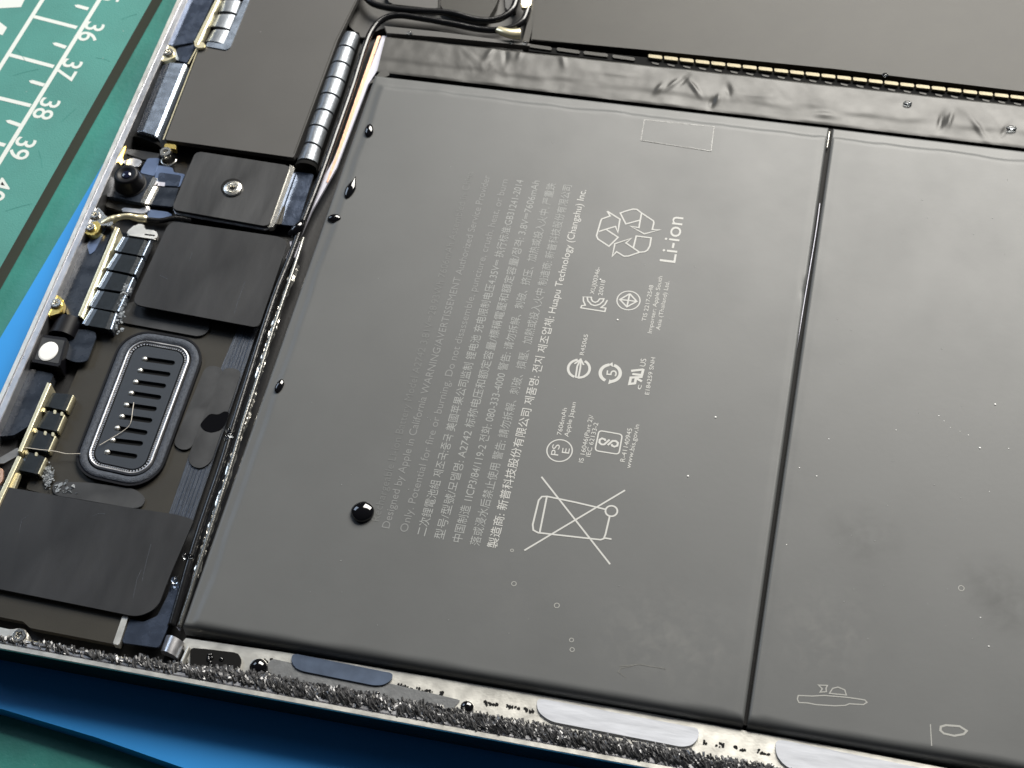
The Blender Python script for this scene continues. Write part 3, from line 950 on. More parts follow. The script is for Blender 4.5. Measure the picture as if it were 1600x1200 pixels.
# clear tape patch
tp = [(1007, 187), (1116, 198), (1111, 236), (1001, 219)]
slab('clear_patch', tp, BT + 0.05, 0.06, MT['pouch'], c1, r=0.2, bevel=0.0)
strokes('patch_edge', [['c'] + tp], BT + 0.07, 0.11, MT['clear'], c1)
for i in range(90):
    cellp = c1 if rnd.random() < 0.6 else c2
    a, b_ = (rnd.uniform(480, 1130), rnd.uniform(220, 1040)) if cellp is c1 else (rnd.uniform(1300, 1590), rnd.uniform(280, 1100))
    if i < 4: cellp, a, b_ = c1, *[(1075, 744), (1118, 652), (965, 500), (938, 437)][i]
    elif i < 20: cellp, a, b_ = c2, *[(1555, 632), (1531, 700), (1467, 650), (1475, 658), (1485, 668), (1500, 674), (1513, 680), (1576, 701), (1546, 768), (1276, 744), (1249, 731), (1229, 851), (1532, 965), (1295, 686), (1400, 672), (1545, 1010)][i - 4]
    r = rnd.uniform(.04, .10) if i >= 20 else (0.2 if i < 6 else rnd.uniform(.07, .14))
    c = P(a, b_, BT)
    bm = bmesh.new(); lathe_bm(bm, c, [(r, 0.0), (r * 0.7, r * 0.5), (0.01, r * 0.6)], 6)
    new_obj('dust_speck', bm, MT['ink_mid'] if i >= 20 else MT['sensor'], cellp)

# ------------------------------------------------------------------ rear panel and edge connector at the top
pn = slab('rear_panel', [(845, -120), (1800, 10), (1800, 170), (1600, 143), (1300, 107), (1010, 78), (830, 62)], 8.6, 2.0, MT['panel'], None, bevel=0.15)
tag(pn, 'plain grey metal panel beyond the row of bright connector teeth', 'metal panel')
ec = thing('edge_connector', 'long narrow black connector with a row of bright teeth along the panel', 'connector', 1300, 118, FL)
e_t = lambda x: 84.5 + (x - 1012) * (150 - 84.5) / (1597 - 1012)
slab('connector_strip', [(826, 70), (1012, 90), (1700, 168), (1700, 178), (1012, 102), (826, 80)], 8.3, 2.5, MT['gasket'], ec, bevel=0.1)
x = 1013.0
proto = None
while x < 1640:
    y0_, y1_ = e_t(x), e_t(x + 21.5)
    slab('tooth', [(x, y0_), (x + 21.5, y1_), (x + 22, y1_ + 5), (x + .5, y0_ + 5)], 8.85, 0.8, MT['tooth'], ec, r=0.15, bevel=0.16)
    slab('socket', [(x + 5, y0_ + 12), (x + 17, y1_ + 12.2), (x + 16, y1_ + 14.5), (x + 6, y0_ + 14.5)], 8.42, 0.3, MT['panel'], ec, r=0.1, bevel=0.05)
    x += 24.6
for a in [(827, 68.5, 862, 73.5), (870, 74, 906, 79), (912, 79.5, 950, 84), (957, 85, 992, 90)]:
    slab('bar', [(a[0], a[1]), (a[2], a[3]), (a[2], a[3] + 5), (a[0], a[1] + 5)], 8.6, 0.5, MT['panel'], ec, r=0.2, bevel=0.12)

# brown plates behind the cables at the top
bp = thing('antenna_block', 'brown stepped antenna block behind the looping cables', 'antenna module', 700, 20, FL)
slab('block_body', [(570, -80), (845, -60), (838, 30), (820, 66), (640, 48), (598, 44), (566, 60), (545, 40), (552, 0)], 6.6, 1.0, MT['shield'], bp, r=0.5)
slab('block_cap', [(690, -60), (790, -50), (776, 6), (762, 30), (694, 16), (688, 8)], 8.2, 2.4, MT['panel'], bp, r=0.5, bevel=0.3)
slab('block_cap', [(630, -60), (686, -60), (684, 14), (610, 6), (600, -10)], 7.8, 2.0, MT['shield'], bp, r=0.4, bevel=0.2)
slab('block_fin', [(786, -40), (818, -40), (806, 18), (790, 14)], 7.6, 1.8, MT['cover'], bp, r=0.3)
slab('side_wall', [(834, -60), (846, -60), (836, 30), (826, 66), (816, 66), (826, 26)], 8.3, 2.7, MT['panel'], bp, bevel=0.1)
slab('band_lip', [(600, 40), (690, 50), (830, 68), (828, 72), (690, 58), (604, 52)], 8.5, 1.2, MT['shield'], bp, bevel=0.1)

# ------------------------------------------------------------------ logic board shield with its gasket
sh = thing('board_shield', 'broad matte black shield sheet at the upper left', 'shield', 400, 120, FL)
slab('shield_sheet', [(258, 218), (313, 72), (326, 72), (357, 75), (389, 0), (412, -70), (590, -70), (560, -4), (528, 62), (459, 246)], 8.8, 1.1, MT['shield'], sh, r=0.25, bevel=0.1)
slab('shield_wall', [(262, 222), (316, 78), (392, 0), (412, -70), (580, -70), (524, 66), (457, 244)], 7.6, 2.0, MT['gasket'], sh, bevel=0.0)
strokes('sheet_edge', [[(556, 0), (524, 64), (459, 240)]], 8.83, 0.14, MT['panel'], sh)
strokes('sheet_edge', [[(310, 75), (255, 218)]], 8.83, 0.22, MT['cream'], sh)
fr = slab('spring_frame', [(392, -6), (360, 73), (354, 78), (322, 72), (324, 65), (350, 69), (384, -8)], 9.0, 0.8, MT['foil'], sh, r=0.3, bevel=0.12)
slab('spring_bed', [(338, -8), (384, -8), (352, 70), (322, 66)], 7.9, 0.4, MT['gasket'], sh, bevel=0)
for q4 in [[(352, -26), (386, -26), (378, -4), (345, -6)], [(343, 0), (377, 0), (370, 19), (341, 16)], [(336, 22), (369, 22), (360, 44), (327, 39)], [(331, 45), (360, 47), (351, 67), (320, 62)]]:
    profile_block('spring_tab', q4, 8.8, arch(0.5, 8), 8.0, MT['seg'], sh, True)

gs = thing('gasket_strip', 'strip of eight silver gasket blocks along the shield right edge', 'gasket', 505, 150, FL)
GL = [(337.5, 46), (325, 69), (316, 94), (307.5, 117.5), (299, 142.5), (291, 169), (281, 192.5), (274, 220), (261, 247.5)]
GL = [(200 + a, b_) for a, b_ in GL]
GL = [(537, 46), (526, 69), (516, 94), (507.5, 117.5), (499, 142.5), (491, 168.5), (481, 192.5), (474, 220), (462, 247)]
GR = [(561, 50), (552.5, 72.5), (545, 97.5), (537.5, 122.5), (529, 147.5), (519, 172.5), (510, 197.5), (500, 226), (494, 250)]
gq = [GL[0], GR[0], GR[-1], GL[-1]]
slab('gasket_core', [GL[0], GR[0], (GR[4][0] + 1, GR[4][1]), GR[-1], GL[-1], GL[4]], 8.2, 2.6, MT['gasket'], gs, bevel=0.1)
for k in range(8):
    a0, a1 = Vector((*GL[k], 0)), Vector((*GL[k + 1], 0)); b0_, b1_ = Vector((*GR[k], 0)), Vector((*GR[k + 1], 0))
    t0 = 0.05
    q4 = [tuple(lerp(a0, a1, t0).xy), tuple(lerp(b0_, b1_, t0).xy), tuple(lerp(b0_, b1_, .94).xy), tuple(lerp(a0, a1, .94).xy)]
    profile_block('gasket_block', q4, 9.3, arch(1.0, 12, 0.3), 7.9, MT['seg'], gs, True)
profile_block('shaded_end', [(462, 247), (494, 250), (492, 256), (459, 253)], 9.1, arch(1.0, 10, 0.3), FL, MT['gasket'], gs, True)  # black block painted in as the shadowed end face of the strip

# foil gaskets along the left rim
fg = thing('foil_gasket', 'faceted blue-grey foil bar beside the left rim, end face painted black as shade', 'gasket', 252, 150, FL)
fq = [(252, 97), (293, 100), (247, 213), (211, 201)]
profile_block('foil_bar', fq, 9.7, [(0.0, -1.3), (0.05, -0.7), (0.32, -0.05), (0.35, 0.0), (0.86, 0.0), (0.95, -0.35), (1.0, -1.2)], FL, MT['foil'], fg)
profile_block('shaded_facet', fq, 9.72, [(0.0, -1.1), (0.04, -0.6), (0.30, 0.03), (0.335, 0.04)], FL + 1.5, MT['flex'], fg, v0=0.01, v1=0.985)  # dark strip laid over the foil as the facet's painted shade
profile_block('bar_end', [(212, 200), (247, 212), (252, 228), (204, 209)], 8.6, [(0.0, -1.0), (0.1, -0.3), (0.3, 0.0), (0.9, 0.0), (1.0, -0.7)], FL, MT['gasket'], fg)  # black block stands in for the bar's shaded end face
slab('bar_end', [(253, 93), (272, 90), (292, 97), (290, 102), (253, 99)], 8.3, 2.4, MT['gasket'], fg)

fu = thing('foil_strip', 'dark blue foil strip in the upper left with a gold rail', 'gasket', 300, 30, FL)
slab('foil_sheet', [(292, -20), (300, -40), (352, -40), (302, 66), (267, 72), (265, 64)], 9.0, 1.0, MT['foil_dark'], fu, r=0.3, bevel=0.2)
slab('foil_step', [(277, 75), (302, 68), (306, 74), (292, 98), (272, 92)], 8.6, 1.0, MT['foil_dark'], fu, r=0.2, bevel=0.15)
profile_block('gold_rail', [(350, -30), (357, -30), (311, 70), (302, 65)], 9.5, RAIL, 8.0, MT['cream'], fu)
slab('rail_foot', [(303, 62), (318, 66), (322, 72), (312, 76), (304, 72)], 9.45, 0.7, MT['cream'], fu, r=0.4, bevel=0.2)
strokes('rail_line', [[(308, 74), (294, 100)]], 9.2, 0.25, MT['cream'], fu)

# ------------------------------------------------------------------ camera module
cmx = thing('camera_module', 'round black camera barrel on a dark square base plate', 'camera', 202, 285, FL)
slab('base_plate', [(218, 271), (241, 276), (221, 317), (166, 306), (176, 278)], 8.2, 1.6, MT['flex'], cmx, r=0.3, bevel=0.15)
slab('metal_edge', [(239, 276), (246, 279), (226, 318), (219, 316)], 8.5, 2.2, MT['steel'], cmx, r=0.15, bevel=0.2)
slab('metal_edge', [(242.5, 291), (246.5, 292), (233, 319), (229, 318)], 7.9, 1.6, MT['steel'], cmx, r=0.1, bevel=0.1)
c = P(205, 293, 7.4)
bm = bmesh.new(); lathe_bm(bm, c, [(2.75, 0.0), (2.75, 0.9), (2.6, 1.4), (2.25, 3.4), (2.1, 3.75), (1.75, 3.85), (1.3, 3.75), (0.95, 3.5), (0.05, 3.45)], 40)
o = new_obj('lens_barrel', bm, MT['rubber'], cmx, smooth=True)
bm = bmesh.new(); lathe_bm(bm, c, [(0.95, 3.48), (0.8, 3.62), (0.45, 3.7), (0.03, 3.72)], 24)
new_obj('lens', bm, MT['lens'], cmx, smooth=True)
bm = bmesh.new(); lathe_bm(bm, c, [(2.95, 0.7), (2.95, 0.95), (2.7, 1.0)], 40)
new_obj('collar', bm, MT['rubber'], cmx)
slab('flex_cable', [(231, 247), (250, 247), (241, 275), (219, 270), (222, 262)], 7.6, 0.25, MT['flex_blue'], cmx, r=0.3, bevel=0.05)
slab('flex_cable', [(246, 258), (270, 262), (271, 269), (289, 272), (281, 292), (245, 290), (240, 284)], 7.5, 0.25, MT['flex_blue'], cmx, r=0.3, bevel=0.05)
slab('flex_pad', [(248, 269), (284, 274), (279, 291), (246, 289)], 7.62, 0.1, MT['foil_dark'], cmx, r=0.6, bevel=0.03)
slab('contact_pad', [(247, 284), (258, 285), (257, 291), (246, 290)], 7.7, 0.12, MT['lavender'], cmx, r=0.1, bevel=0.03)
slab('flex_tail', [(246, 292), (279, 294), (270, 323), (231, 319)], 7.55, 0.5, MT['flex'], cmx, r=0.2, bevel=0.08)
slab('bracket', [(196, 232), (250, 240), (246, 250), (224, 249), (198, 240)], 7.4, 0.6, MT['cover'], cmx, r=0.2)
slab('solder_pad', [(190, 252), (208, 247), (222, 250), (220, 258), (210, 262), (196, 257)], 7.5, 0.5, MT['alu'], cmx, r=0.5, bevel=0.15)
slab('holder', [(162, 308), (222, 320), (233, 326), (228, 336), (196, 332), (164, 322)], 7.2, 0.8, MT['brown'], cmx, r=0.4, bevel=0.15)
slab('lip', [(190, 324), (222, 327), (232, 320), (235, 326), (226, 334), (190, 330)], 7.6, 0.6, MT['alu'], cmx, r=0.4, bevel=0.15)
slab('blue_tail', [(231, 327), (262, 331), (270, 336), (258, 342), (230, 340)], 7.3, 0.3, MT['flex_blue'], cmx, r=0.4, bevel=0.05)
# standoff post
sp = thing('standoff_post', 'short bright metal post with a ring foot below the foil bar', 'standoff', 262, 240, FL)
bm = bmesh.new(); lathe_bm(bm, P(261, 243, 7.4), [(1.15, -1.6), (1.15, 0.9), (1.0, 1.2), (0.5, 1.2), (0.3, 0.9)], 24)
new_obj('post', bm, MT['steel'], sp, smooth=False)
slab('post_flag', [(258, 224), (275, 226), (275, 233), (256, 230)], 8.4, 1.2, MT['gold'], sp, r=0.2)
bm = bmesh.new(); tube_bm(bm, [Vector((p.x, p.y, 7.1)) for p in circ(264, 250, 7.1, 1.35, 22, -PI * 0.95, PI * 0.12)], 0.28, 8)
new_obj('ring_foot', bm, MT['steel'], sp)

# bracket plate with its screw
bk = thing('bracket_plate', 'dark smudged square plate held by one silver screw', 'bracket', 360, 300, FL)
bq = [(306, 236), (452, 257), (448, 270), (422, 354), (269, 327), (270, 318)]
slab('plate', [(306, 236), (454, 259), (420, 354), (268, 327)], 9.0, 0.5, MT['bracket'], bk, r=1.0, bevel=0.12)
slab('plate_skirt', [(308, 240), (452, 262), (420, 352), (271, 325)], 8.3, 2.4, MT['gasket'], bk, r=0.8, bevel=0.0)
slab('bright_edge', [(453, 257), (461, 262), (428, 354), (418, 356), (419, 350)], 8.75, 1.0, MT['steel'], bk, r=0.3, bevel=0.25)
slab('bright_edge', [(270, 326), (275, 331), (418, 355), (421, 351), (421, 357), (414, 359), (274, 334)], 8.45, 0.35, MT['alu'], bk, bevel=0.08)
bm = bmesh.new(); lathe_bm(bm, P(362, 292, 9.02), [(1.95, -0.1), (1.95, 0.02), (1.8, 0.04)], 36)
new_obj('screw_hole', bm, MT['black'], bk)
bm = bmesh.new()
lathe_bm(bm, P(364, 295.5, 9.0), [(1.75, -0.1), (1.78, 0.18), (1.6, 0.36), (1.15, 0.42), (1.05, 0.22), (0.92, 0.22), (0.86, 0.42), (0.55, 0.42), (0.42, -0.02), (0.04, -0.04)], 40, lobes=(7, 8))
new_obj('screw', bm, MT['steel'], bk)
ff = thing('foil_patch', 'slate blue foil strip between the bracket plate and the cables', 'foil', 460, 310, FL)
slab('foil', [(462, 268), (490, 272), (465, 353), (431, 350)], 7.4, 0.4, MT['foil_dark'], ff, r=0.3, bevel=0.08)
slab('notch', [(441, 322), (446, 323), (440, 350), (432, 350)], 7.5, 0.15, MT['brown'], ff, bevel=0.02)
slab('pin', [(505, 257), (508, 258), (500, 278), (497, 277)], 8.4, 0.4, MT['alu_bright'], ff, bevel=0.08)

# ------------------------------------------------------------------ cover films, speaker
cs = slab('cover_film', [(265, 345), (452, 372), (404, 512), (205, 475)], 8.6, 0.35, MT['cover'], None, r=[1.6, 2.2, 1.0, 1.8], bevel=0.08)
tag(cs, 'square black film with rounded corners below the screwed plate', 'film')
ls = thing('speaker_module', 'loudspeaker with a slotted grille plate inside an oval gasket', 'speaker', 215, 640, FL)
slab('laminate', [(190, 470), (400, 512), (372, 590), (300, 812), (110, 782), (40, 764), (60, 720), (112, 600), (150, 512)], 6.5, 0.7, MT['brown'], ls, r=0.5, bevel=0.06)
slab('cushion_tape', [(203, 470), (318, 492), (328, 505), (326, 518), (312, 526), (192, 504), (186, 494)], 6.9, 0.35, MT['smudge'], ls, r=1.0, bevel=0.06)
slab('cushion_tape', [(322, 570), (350, 574), (299, 700), (285, 704), (270, 694)], 6.85, 0.3, MT['smudge'], ls, r=1.4, bevel=0.06)
slab('cushion_tape', [(350, 573), (378, 578), (330, 722), (312, 734), (294, 724), (296, 708)], 7.0, 0.45, MT['smudge'], ls, r=1.3, bevel=0.06)
slab('cushion_tape', [(140, 754), (212, 764), (228, 778), (222, 792), (208, 794), (82, 773), (82, 752)], 6.85, 0.3, MT['smudge'], ls, r=1.1, bevel=0.06)
sc4 = [P(a, b_, 7.4) for a, b_ in [(195, 509), (326, 532), (240, 768), (106, 738)]]
rb = rrect(sc4, 0.0, 5.2); rb2 = rrect(sc4, 0.35, 5.2)
ring_plate('outer_seal', rb, rb2, 7.2, 0.9, MT['rubber'], ls)
ring_plate('foam_gasket', rrect(sc4, 0.4, 5.2), rrect(sc4, 1.75, 5.2), 7.35, 1.0, MT['spk_gasket'], ls, smooth=True, dome=0.25)
ring_plate('groove', rrect(sc4, 1.7, 5.2), rrect(sc4, 2.5, 5.2), 6.9, 0.6, MT['black'], ls)
ring_plate('trim_ring', rrect(sc4, 2.0, 5.2), rrect(sc4, 2.5, 5.2), 7.45, 0.9, MT['alu'], ls, smooth=True, dome=0.2)
ring_plate('inner_groove', rrect(sc4, 2.45, 5.2), rrect(sc4, 3.2, 5.2), 6.75, 0.5, MT['black'], ls)
SL = [(226, 561), (219, 579), (212, 597), (205, 614.5), (197.5, 633), (190.5, 651), (183, 669), (176, 688), (167.5, 706.5)]
SR = [(269, 567), (262, 585), (255, 603), (247.5, 621), (240.5, 639), (233.5, 657), (226, 676), (219, 693), (210, 713)]
holes = []
ZS = 7.25
for a, b_ in zip(SL, SR):
    p, q_ = P(*a, ZS), P(*b_, ZS)
    d = (q_ - p).normalized(); n = Vector((-d.y, d.x, 0)); r = 0.48
    lp = []
    for k in range(7):
        an = PI / 2 + PI * k / 6
        lp.append(p + d * (r * math.cos(an)) + n * (r * math.sin(an)))
    for k in range(7):
        an = -PI / 2 + PI * k / 6
        lp.append(q_ + d * (r * math.cos(an)) + n * (r * math.sin(an)))
    holes.append(lp)
plate = holed_plate('grille_plate', rrect(sc4, 3.1, 5.2), holes, ZS, 0.5, MT['spk_plate'], ls)
for a, b_, lp in zip(SL, SR, holes):
    bm = bmesh.new(); prism(bm, [Vector((v.x, v.y, ZS - 0.42)) for v in lp], 0.2)
    new_obj('slot', bm, MT['black'], plate)
    bm = bmesh.new(); lathe_bm(bm, P(*a, ZS - 0.05), [(0.5, -0.2), (0.48, 0.06), (0.3, 0.24), (0.02, 0.3)], 12)
    new_obj('rivet', bm, MT['alu_bright'], plate, smooth=True)
bm = bmesh.new()
tl = densify(rrect(sc4, 2.62, 5.2), 0.34)
for i in range(len(tl)):
    a, b_ = tl[i], tl[(i + 1) % len(tl)]
    d = (b_ - a); n = Vector((-d.y, d.x, 0)).normalized() * 0.22
    vs = [a - n, a - n + d * .5, a + n + d * .5, a + n]
    t_ = [bm.verts.new((v.x, v.y, 7.22)) for v in vs]; l_ = [bm.verts.new((v.x, v.y, 6.7)) for v in vs]
    bm.faces.new(t_)
    for k in range(4): bm.faces.new((t_[k - 1], l_[k - 1], l_[k], t_[k]))
new_obj('serration', bm, MT['alu'], ls, kind='stuff')
# liquid stain on the film
sb = slab('liquid_patch', [(318, 656), (328, 646), (342, 648), (350, 642), (359, 644), (352, 662), (345, 672), (330, 676), (318, 672), (312, 664)], 7.06, 0.05, MT['drop_black'], None, r=0.5, bevel=0.02)
tag(sb, 'flat black liquid patch beside the speaker gasket', 'liquid stain')
rbs = thing('ribbon_cable', 'grey-blue ribbed ribbon cable running down beside the speaker', 'ribbon cable', 330, 650, FL)
slab('ribbon', [(374, 506), (404, 511), (372, 605), (300, 818), (264, 802), (330, 610)], 6.75, 0.3, MT['ribbed'], rbs, bevel=0.05)
for k in range(5):
    t = 0.2 + 0.15 * k
    a = [lerp(Vector((374, 507, 0)), Vector((404, 511, 0)), t), lerp(Vector((264, 803, 0)), Vector((300, 818, 0)), t)]
    strokes('trace', [[(a[0].x, a[0].y), (a[1].x, a[1].y)]], 6.78, 0.10, MT['foil_dark'], rbs)

cl = slab('cover_film', [(-80, 742), (28, 764), (150, 785), (276, 804), (303, 812), (266, 898), (246, 950), (216, 964), (-80, 905)], 8.3, 0.35, MT['cover'], None, r=[0, .5, .5, .5, .6, .8, 1.8, 1.8, 0], bevel=0.08)
tag(cl, 'large black smudged film covering the lower left below the speaker', 'film')
for ln_ in [[(236, 850), (228, 880), (222, 908)], [(30, 832), (34, 812), (44, 806)], [(208, 935), (214, 905), (221, 890)], [(145, 806), (156, 802), (165, 803)]]:
    strokes('scratch', [ln_], 8.32, 0.06, MT['spk_gasket'], cl)
for ln_ in [[(383, 440), (372, 470), (366, 490)], [(300, 395), (296, 408)], [(250, 430), (262, 436)]]:
    strokes('scratch', [ln_], 8.62, 0.06, MT['spk_gasket'], cs)
lp_ = thing('lower_plate', 'dark brown plate below the large black film, white bent edge at its end', 'plate', 100, 960, FL)
slab('plate', [(-80, 890), (222, 950), (198, 962), (182, 1007), (47, 981), (36, 971), (-80, 948)], 7.5, 1.2, MT['brown'], lp_, r=0.3, bevel=0.12)
slab('white_edge', [(192, 960), (201, 962), (186, 1008), (176, 1006)], 7.8, 1.3, MT['alu_bright'], lp_, r=0.2, bevel=0.15)

fb = thing('foil_clip', 'dark foil bracket ending in a rounded metal clip at the bottom left', 'bracket', 245, 985, FL)
slab('foil', [(203, 966), (224, 972), (246, 962), (262, 930), (272, 900), (282, 915), (270, 960), (258, 990), (248, 1012), (190, 1004)], 7.5, 0.4, MT['foil_dark'], fb, r=0.4, bevel=0.08)
profile_block('clip', [(257, 988), (286, 1000), (275, 1024), (248, 1013)], 8.6, arch(1.1, 10, 0.1), 6.5, MT['alu'], fb, True)
profile_block('clip', [(290, 1008), (298, 1012), (288, 1036), (279, 1032)], 8.0, arch(0.7, 8, 0.1), 6.5, MT['alu_bright'], fb, True)

# ------------------------------------------------------------------ flex boards with contact tabs
def flake(bm, c, r):
    """one thin crust flake, tilted at random"""
    nrm = Vector((rnd.gauss(0, .35), rnd.gauss(0, .35), 1)).normalized()
    u = nrm.orthogonal().normalized(); v = nrm.cross(u)
    k = rnd.randint(4, 6); ph = rnd.uniform(0, 6)
    ps = [c + (u * math.cos(ph + 2 * PI * j / k) + v * math.sin(ph + 2 * PI * j / k)) * r * rnd.uniform(.5, 1.25) for j in range(k)]
    top = [bm.verts.new(p + nrm * 0.06) for p in ps]; bot = [bm.verts.new(p - nrm * 0.05) for p in ps]
    bm.faces.new(top); bm.faces.new(bot[::-1])
    for j in range(k): bm.faces.new((top[j - 1], bot[j - 1], bot[j], top[j]))


def contact_board(o, tabs, z, edge, m=MT['tab'], lips=True):
    for t in tabs:
        profile_block('contact_tab', subquad(t, 0.0, 0.90), z, [(0, -0.5), (0.06, -0.1), (0.2, 0.0), (0.85, 0.0), (1.0, -0.15)], z - 1.4, m, o)
        profile_block('tab_lip', subquad(t, 0.905, 1.0, 0.02, 0.97), z + 0.12, arch(0.25, 4), z - 1.3, edge, o, True)
        if lips:
            profile_block('tab_lip', subquad(t, -0.10, 0.06, 0.0, 0.95), z + 0.05, arch(0.3, 5), z - 1.3, MT['foil'], o, True)


mb = thing('contact_board', 'dark flex board with a gold rail and five contact tabs', 'flex board', 160, 420, FL)
slab('flex_strip', [(131, 366), (150, 358), (176, 356), (124, 496), (110, 498), (88, 464), (112, 410)], 8.2, 0.8, MT['flex'], mb, r=0.3, bevel=0.1)
slab('flex_fold', [(151, 350), (167, 354), (148, 392), (140, 398), (136, 384)], 8.35, 0.2, MT['flex_blue'], mb, r=0.3, bevel=0.04)
profile_block('gold_rail', [(179, 354), (187, 357), (129, 496), (121, 492)], 8.9, RAIL, 6.0, MT['cream'], mb)
contact_board(mb, [[(194, 370), (236, 376), (225, 400), (181, 392)], [(183, 396), (224, 403), (212, 429), (168, 420)], [(169, 424), (210, 433), (200, 457), (154, 450)], [(155, 454), (198, 461), (186, 487), (140, 479)], [(145, 482), (183, 490), (175, 515), (130, 507)]], 8.4, MT['foil'])
slab('board', [(190, 362), (240, 372), (178, 524), (118, 506)], 6.9, 0.5, MT['flex'], mb)
wt = slab('white_clip', [(199, 361), (212, 350), (226, 350), (224, 358), (243, 360), (247, 366), (244, 374), (223, 371), (198, 367)], 8.7, 0.7, MT['alu_bright'], mb, r=0.4, bevel=0.2)
strokes('clip_slot', [[(226, 366), (242, 368)]], 8.73, 0.28, MT['black'], mb)
bm = bmesh.new()
for i in range(110):
    t = rnd.random()
    a = lerp(Vector((199, 442, 0)), Vector((183, 518, 0)), t) if i < 120 else Vector((rnd.uniform(152, 186), rnd.gauss(518, 4), 0))
    flake(bm, P(a.x + rnd.gauss(0, 3.2), a.y + rnd.gauss(0, 3), 8.3), rnd.uniform(0.08, 0.42))
new_obj('dried_residue', bm, MT['white_res'], mb, kind='stuff')
jw = thing('jumper_lead', 'short cream braided lead from the rim screw turning into black cable', 'cable', 210, 342, FL)
tube('braid', pxpath([(160, 352, 9.0), (170, 346, 9.2), (184, 340, 9.3), (200, 338, 9.2), (216, 341, 8.8), (230, 343, 8.6)]), lambda t: 0.62 + 0.1 * math.sin(9 * t), MT['cream'], jw, wob=0.25)
tube('jacket', pxpath([(229, 343, 8.6), (250, 345, 8.3), (275, 341, 8.0), (300, 345, 7.6)]), 0.5, MT['cable'], jw)

# rubber cap and light sensor
lsn = thing('light_sensor', 'small black square sensor with a white oval window by the left rim', 'sensor', 76, 548, FL)
slab('sensor_box', [(60, 522), (105, 528), (93, 573), (48, 565)], 9.2, 3.2, MT['rubber'], lsn, r=0.3, bevel=0.2)
slab('sensor_frame', [(66, 527), (101, 532), (91, 568), (54, 561)], 9.25, 0.1, MT['smudge'], lsn, r=0.2, bevel=0.02)
c = P(75.5, 549, 9.3)
bm = bmesh.new(); lathe_bm(bm, c, [(1.62, -0.1), (1.60, 0.05), (1.4, 0.12), (0.05, 0.14)], 30)
bmesh.ops.scale(bm, vec=(1.0, 1.2, 1), space=Matrix.Translation(-c), verts=bm.verts)
new_obj('window', bm, MT['sensor'], lsn)
slab('flex_tail', [(118, 514), (147, 516), (151, 525), (136, 565), (118, 566), (101, 560), (106, 530)], 7.6, 0.3, MT['flex'], lsn, r=0.7, bevel=0.06)
profile_block('rubber_cap', [(84, 489), (124, 493), (112, 520), (72, 514)], 9.3, arch(1.3, 10, 0.4), FL, MT['rubber'], lsn, True)

lb = thing('lower_contact_board', 'lower gold-railed contact board with four dark tabs by the rim', 'flex board', 60, 680, FL)
slab('tray', [(46, 576), (84, 584), (76, 602), (50, 662), (22, 680), (-30, 684), (-30, 640), (18, 606)], 8.0, 1.8, MT['flex'], lb, r=0.4, bevel=0.15)
slab('tray', [(-40, 660), (30, 676), (24, 704), (-40, 760)], 6.6, 0.9, MT['tray'], lb, bevel=0.1)
profile_block('gold_rail', [(73, 597), (80, 600), (34, 706), (27, 704)], 8.9, RAIL, 6.0, MT['cream'], lb)
profile_block('gold_rail', [(26, 712), (34, 714), (-20, 830), (-28, 826)], 8.7, RAIL, 6.0, MT['cream'], lb)
contact_board(lb, [[(80, 613), (116, 617), (105, 642), (68, 634)], [(72, 641), (102, 648), (91, 674), (55, 667)], [(55, 671), (88, 681), (77, 706), (40, 700)], [(41, 705), (73, 715), (61, 741), (24, 733)]], 7.9, MT['cream'], lips=False)
for a, b_ in [(69, 640), (86, 643), (56, 672), (71, 676), (42, 706), (57, 709), (97, 646), (83, 678)]:
    slab('solder_dot', [(a - 2, b_ - 3), (a + 2, b_ - 2), (a + 1, b_ + 4), (a - 3, b_ + 3)], 8.0, 0.5, MT['cream'], lb, r=0.15, bevel=0.06)
slab('gold_foot', [(23, 738), (32, 740), (20, 770), (8, 776)], 7.9, 0.8, MT['cream'], lb, r=0.2, bevel=0.12)
slab('copper_pad', [(-12, 726), (5, 733), (5, 748), (-4, 762), (-14, 760)], 7.8, 0.5, MT['copper'], lb, r=0.3, bevel=0.08)
slab('grey_flap', [(-6, 718), (28, 699), (30, 711), (6, 724), (-6, 724)], 8.3, 0.3, MT['grey_strip'], lb, r=0.2, bevel=0.05)
bm = bmesh.new()
for i in range(120):
    a, b_ = (rnd.gauss(76, 4), rnd.gauss(743, 8)) if i < 100 else (rnd.gauss(99, 9), rnd.gauss(762, 5))
    flake(bm, P(a, b_, 6.9), rnd.uniform(0.08, 0.45))
wr = new_obj('dried_residue', bm, MT['white_res'], None, kind='stuff')
tag(wr, 'crusty white dried residue beside the lower contact tabs')
# lint fibre
fbp = thing('lint_fibre', 'fine pale lint fibre curling across the speaker grille', 'fibre', 205, 640, 7.3)
tube('strand', pxpath([(209, 629, 7.6), (207, 643, 7.9), (205, 657, 7.9), (201, 666, 7.6), (190, 675, 7.45), (172, 686, 7.45), (155, 696, 7.6)]), 0.055, MT['fibre'], fbp, sides=6)
tube('strand', pxpath([(38, 699, 8.3), (58, 702, 8.3), (78, 704, 8.2), (90, 706, 7.8), (104, 709, 7.5), (125, 709, 7.6)]), 0.065, MT['fibre'], fbp, sides=6)

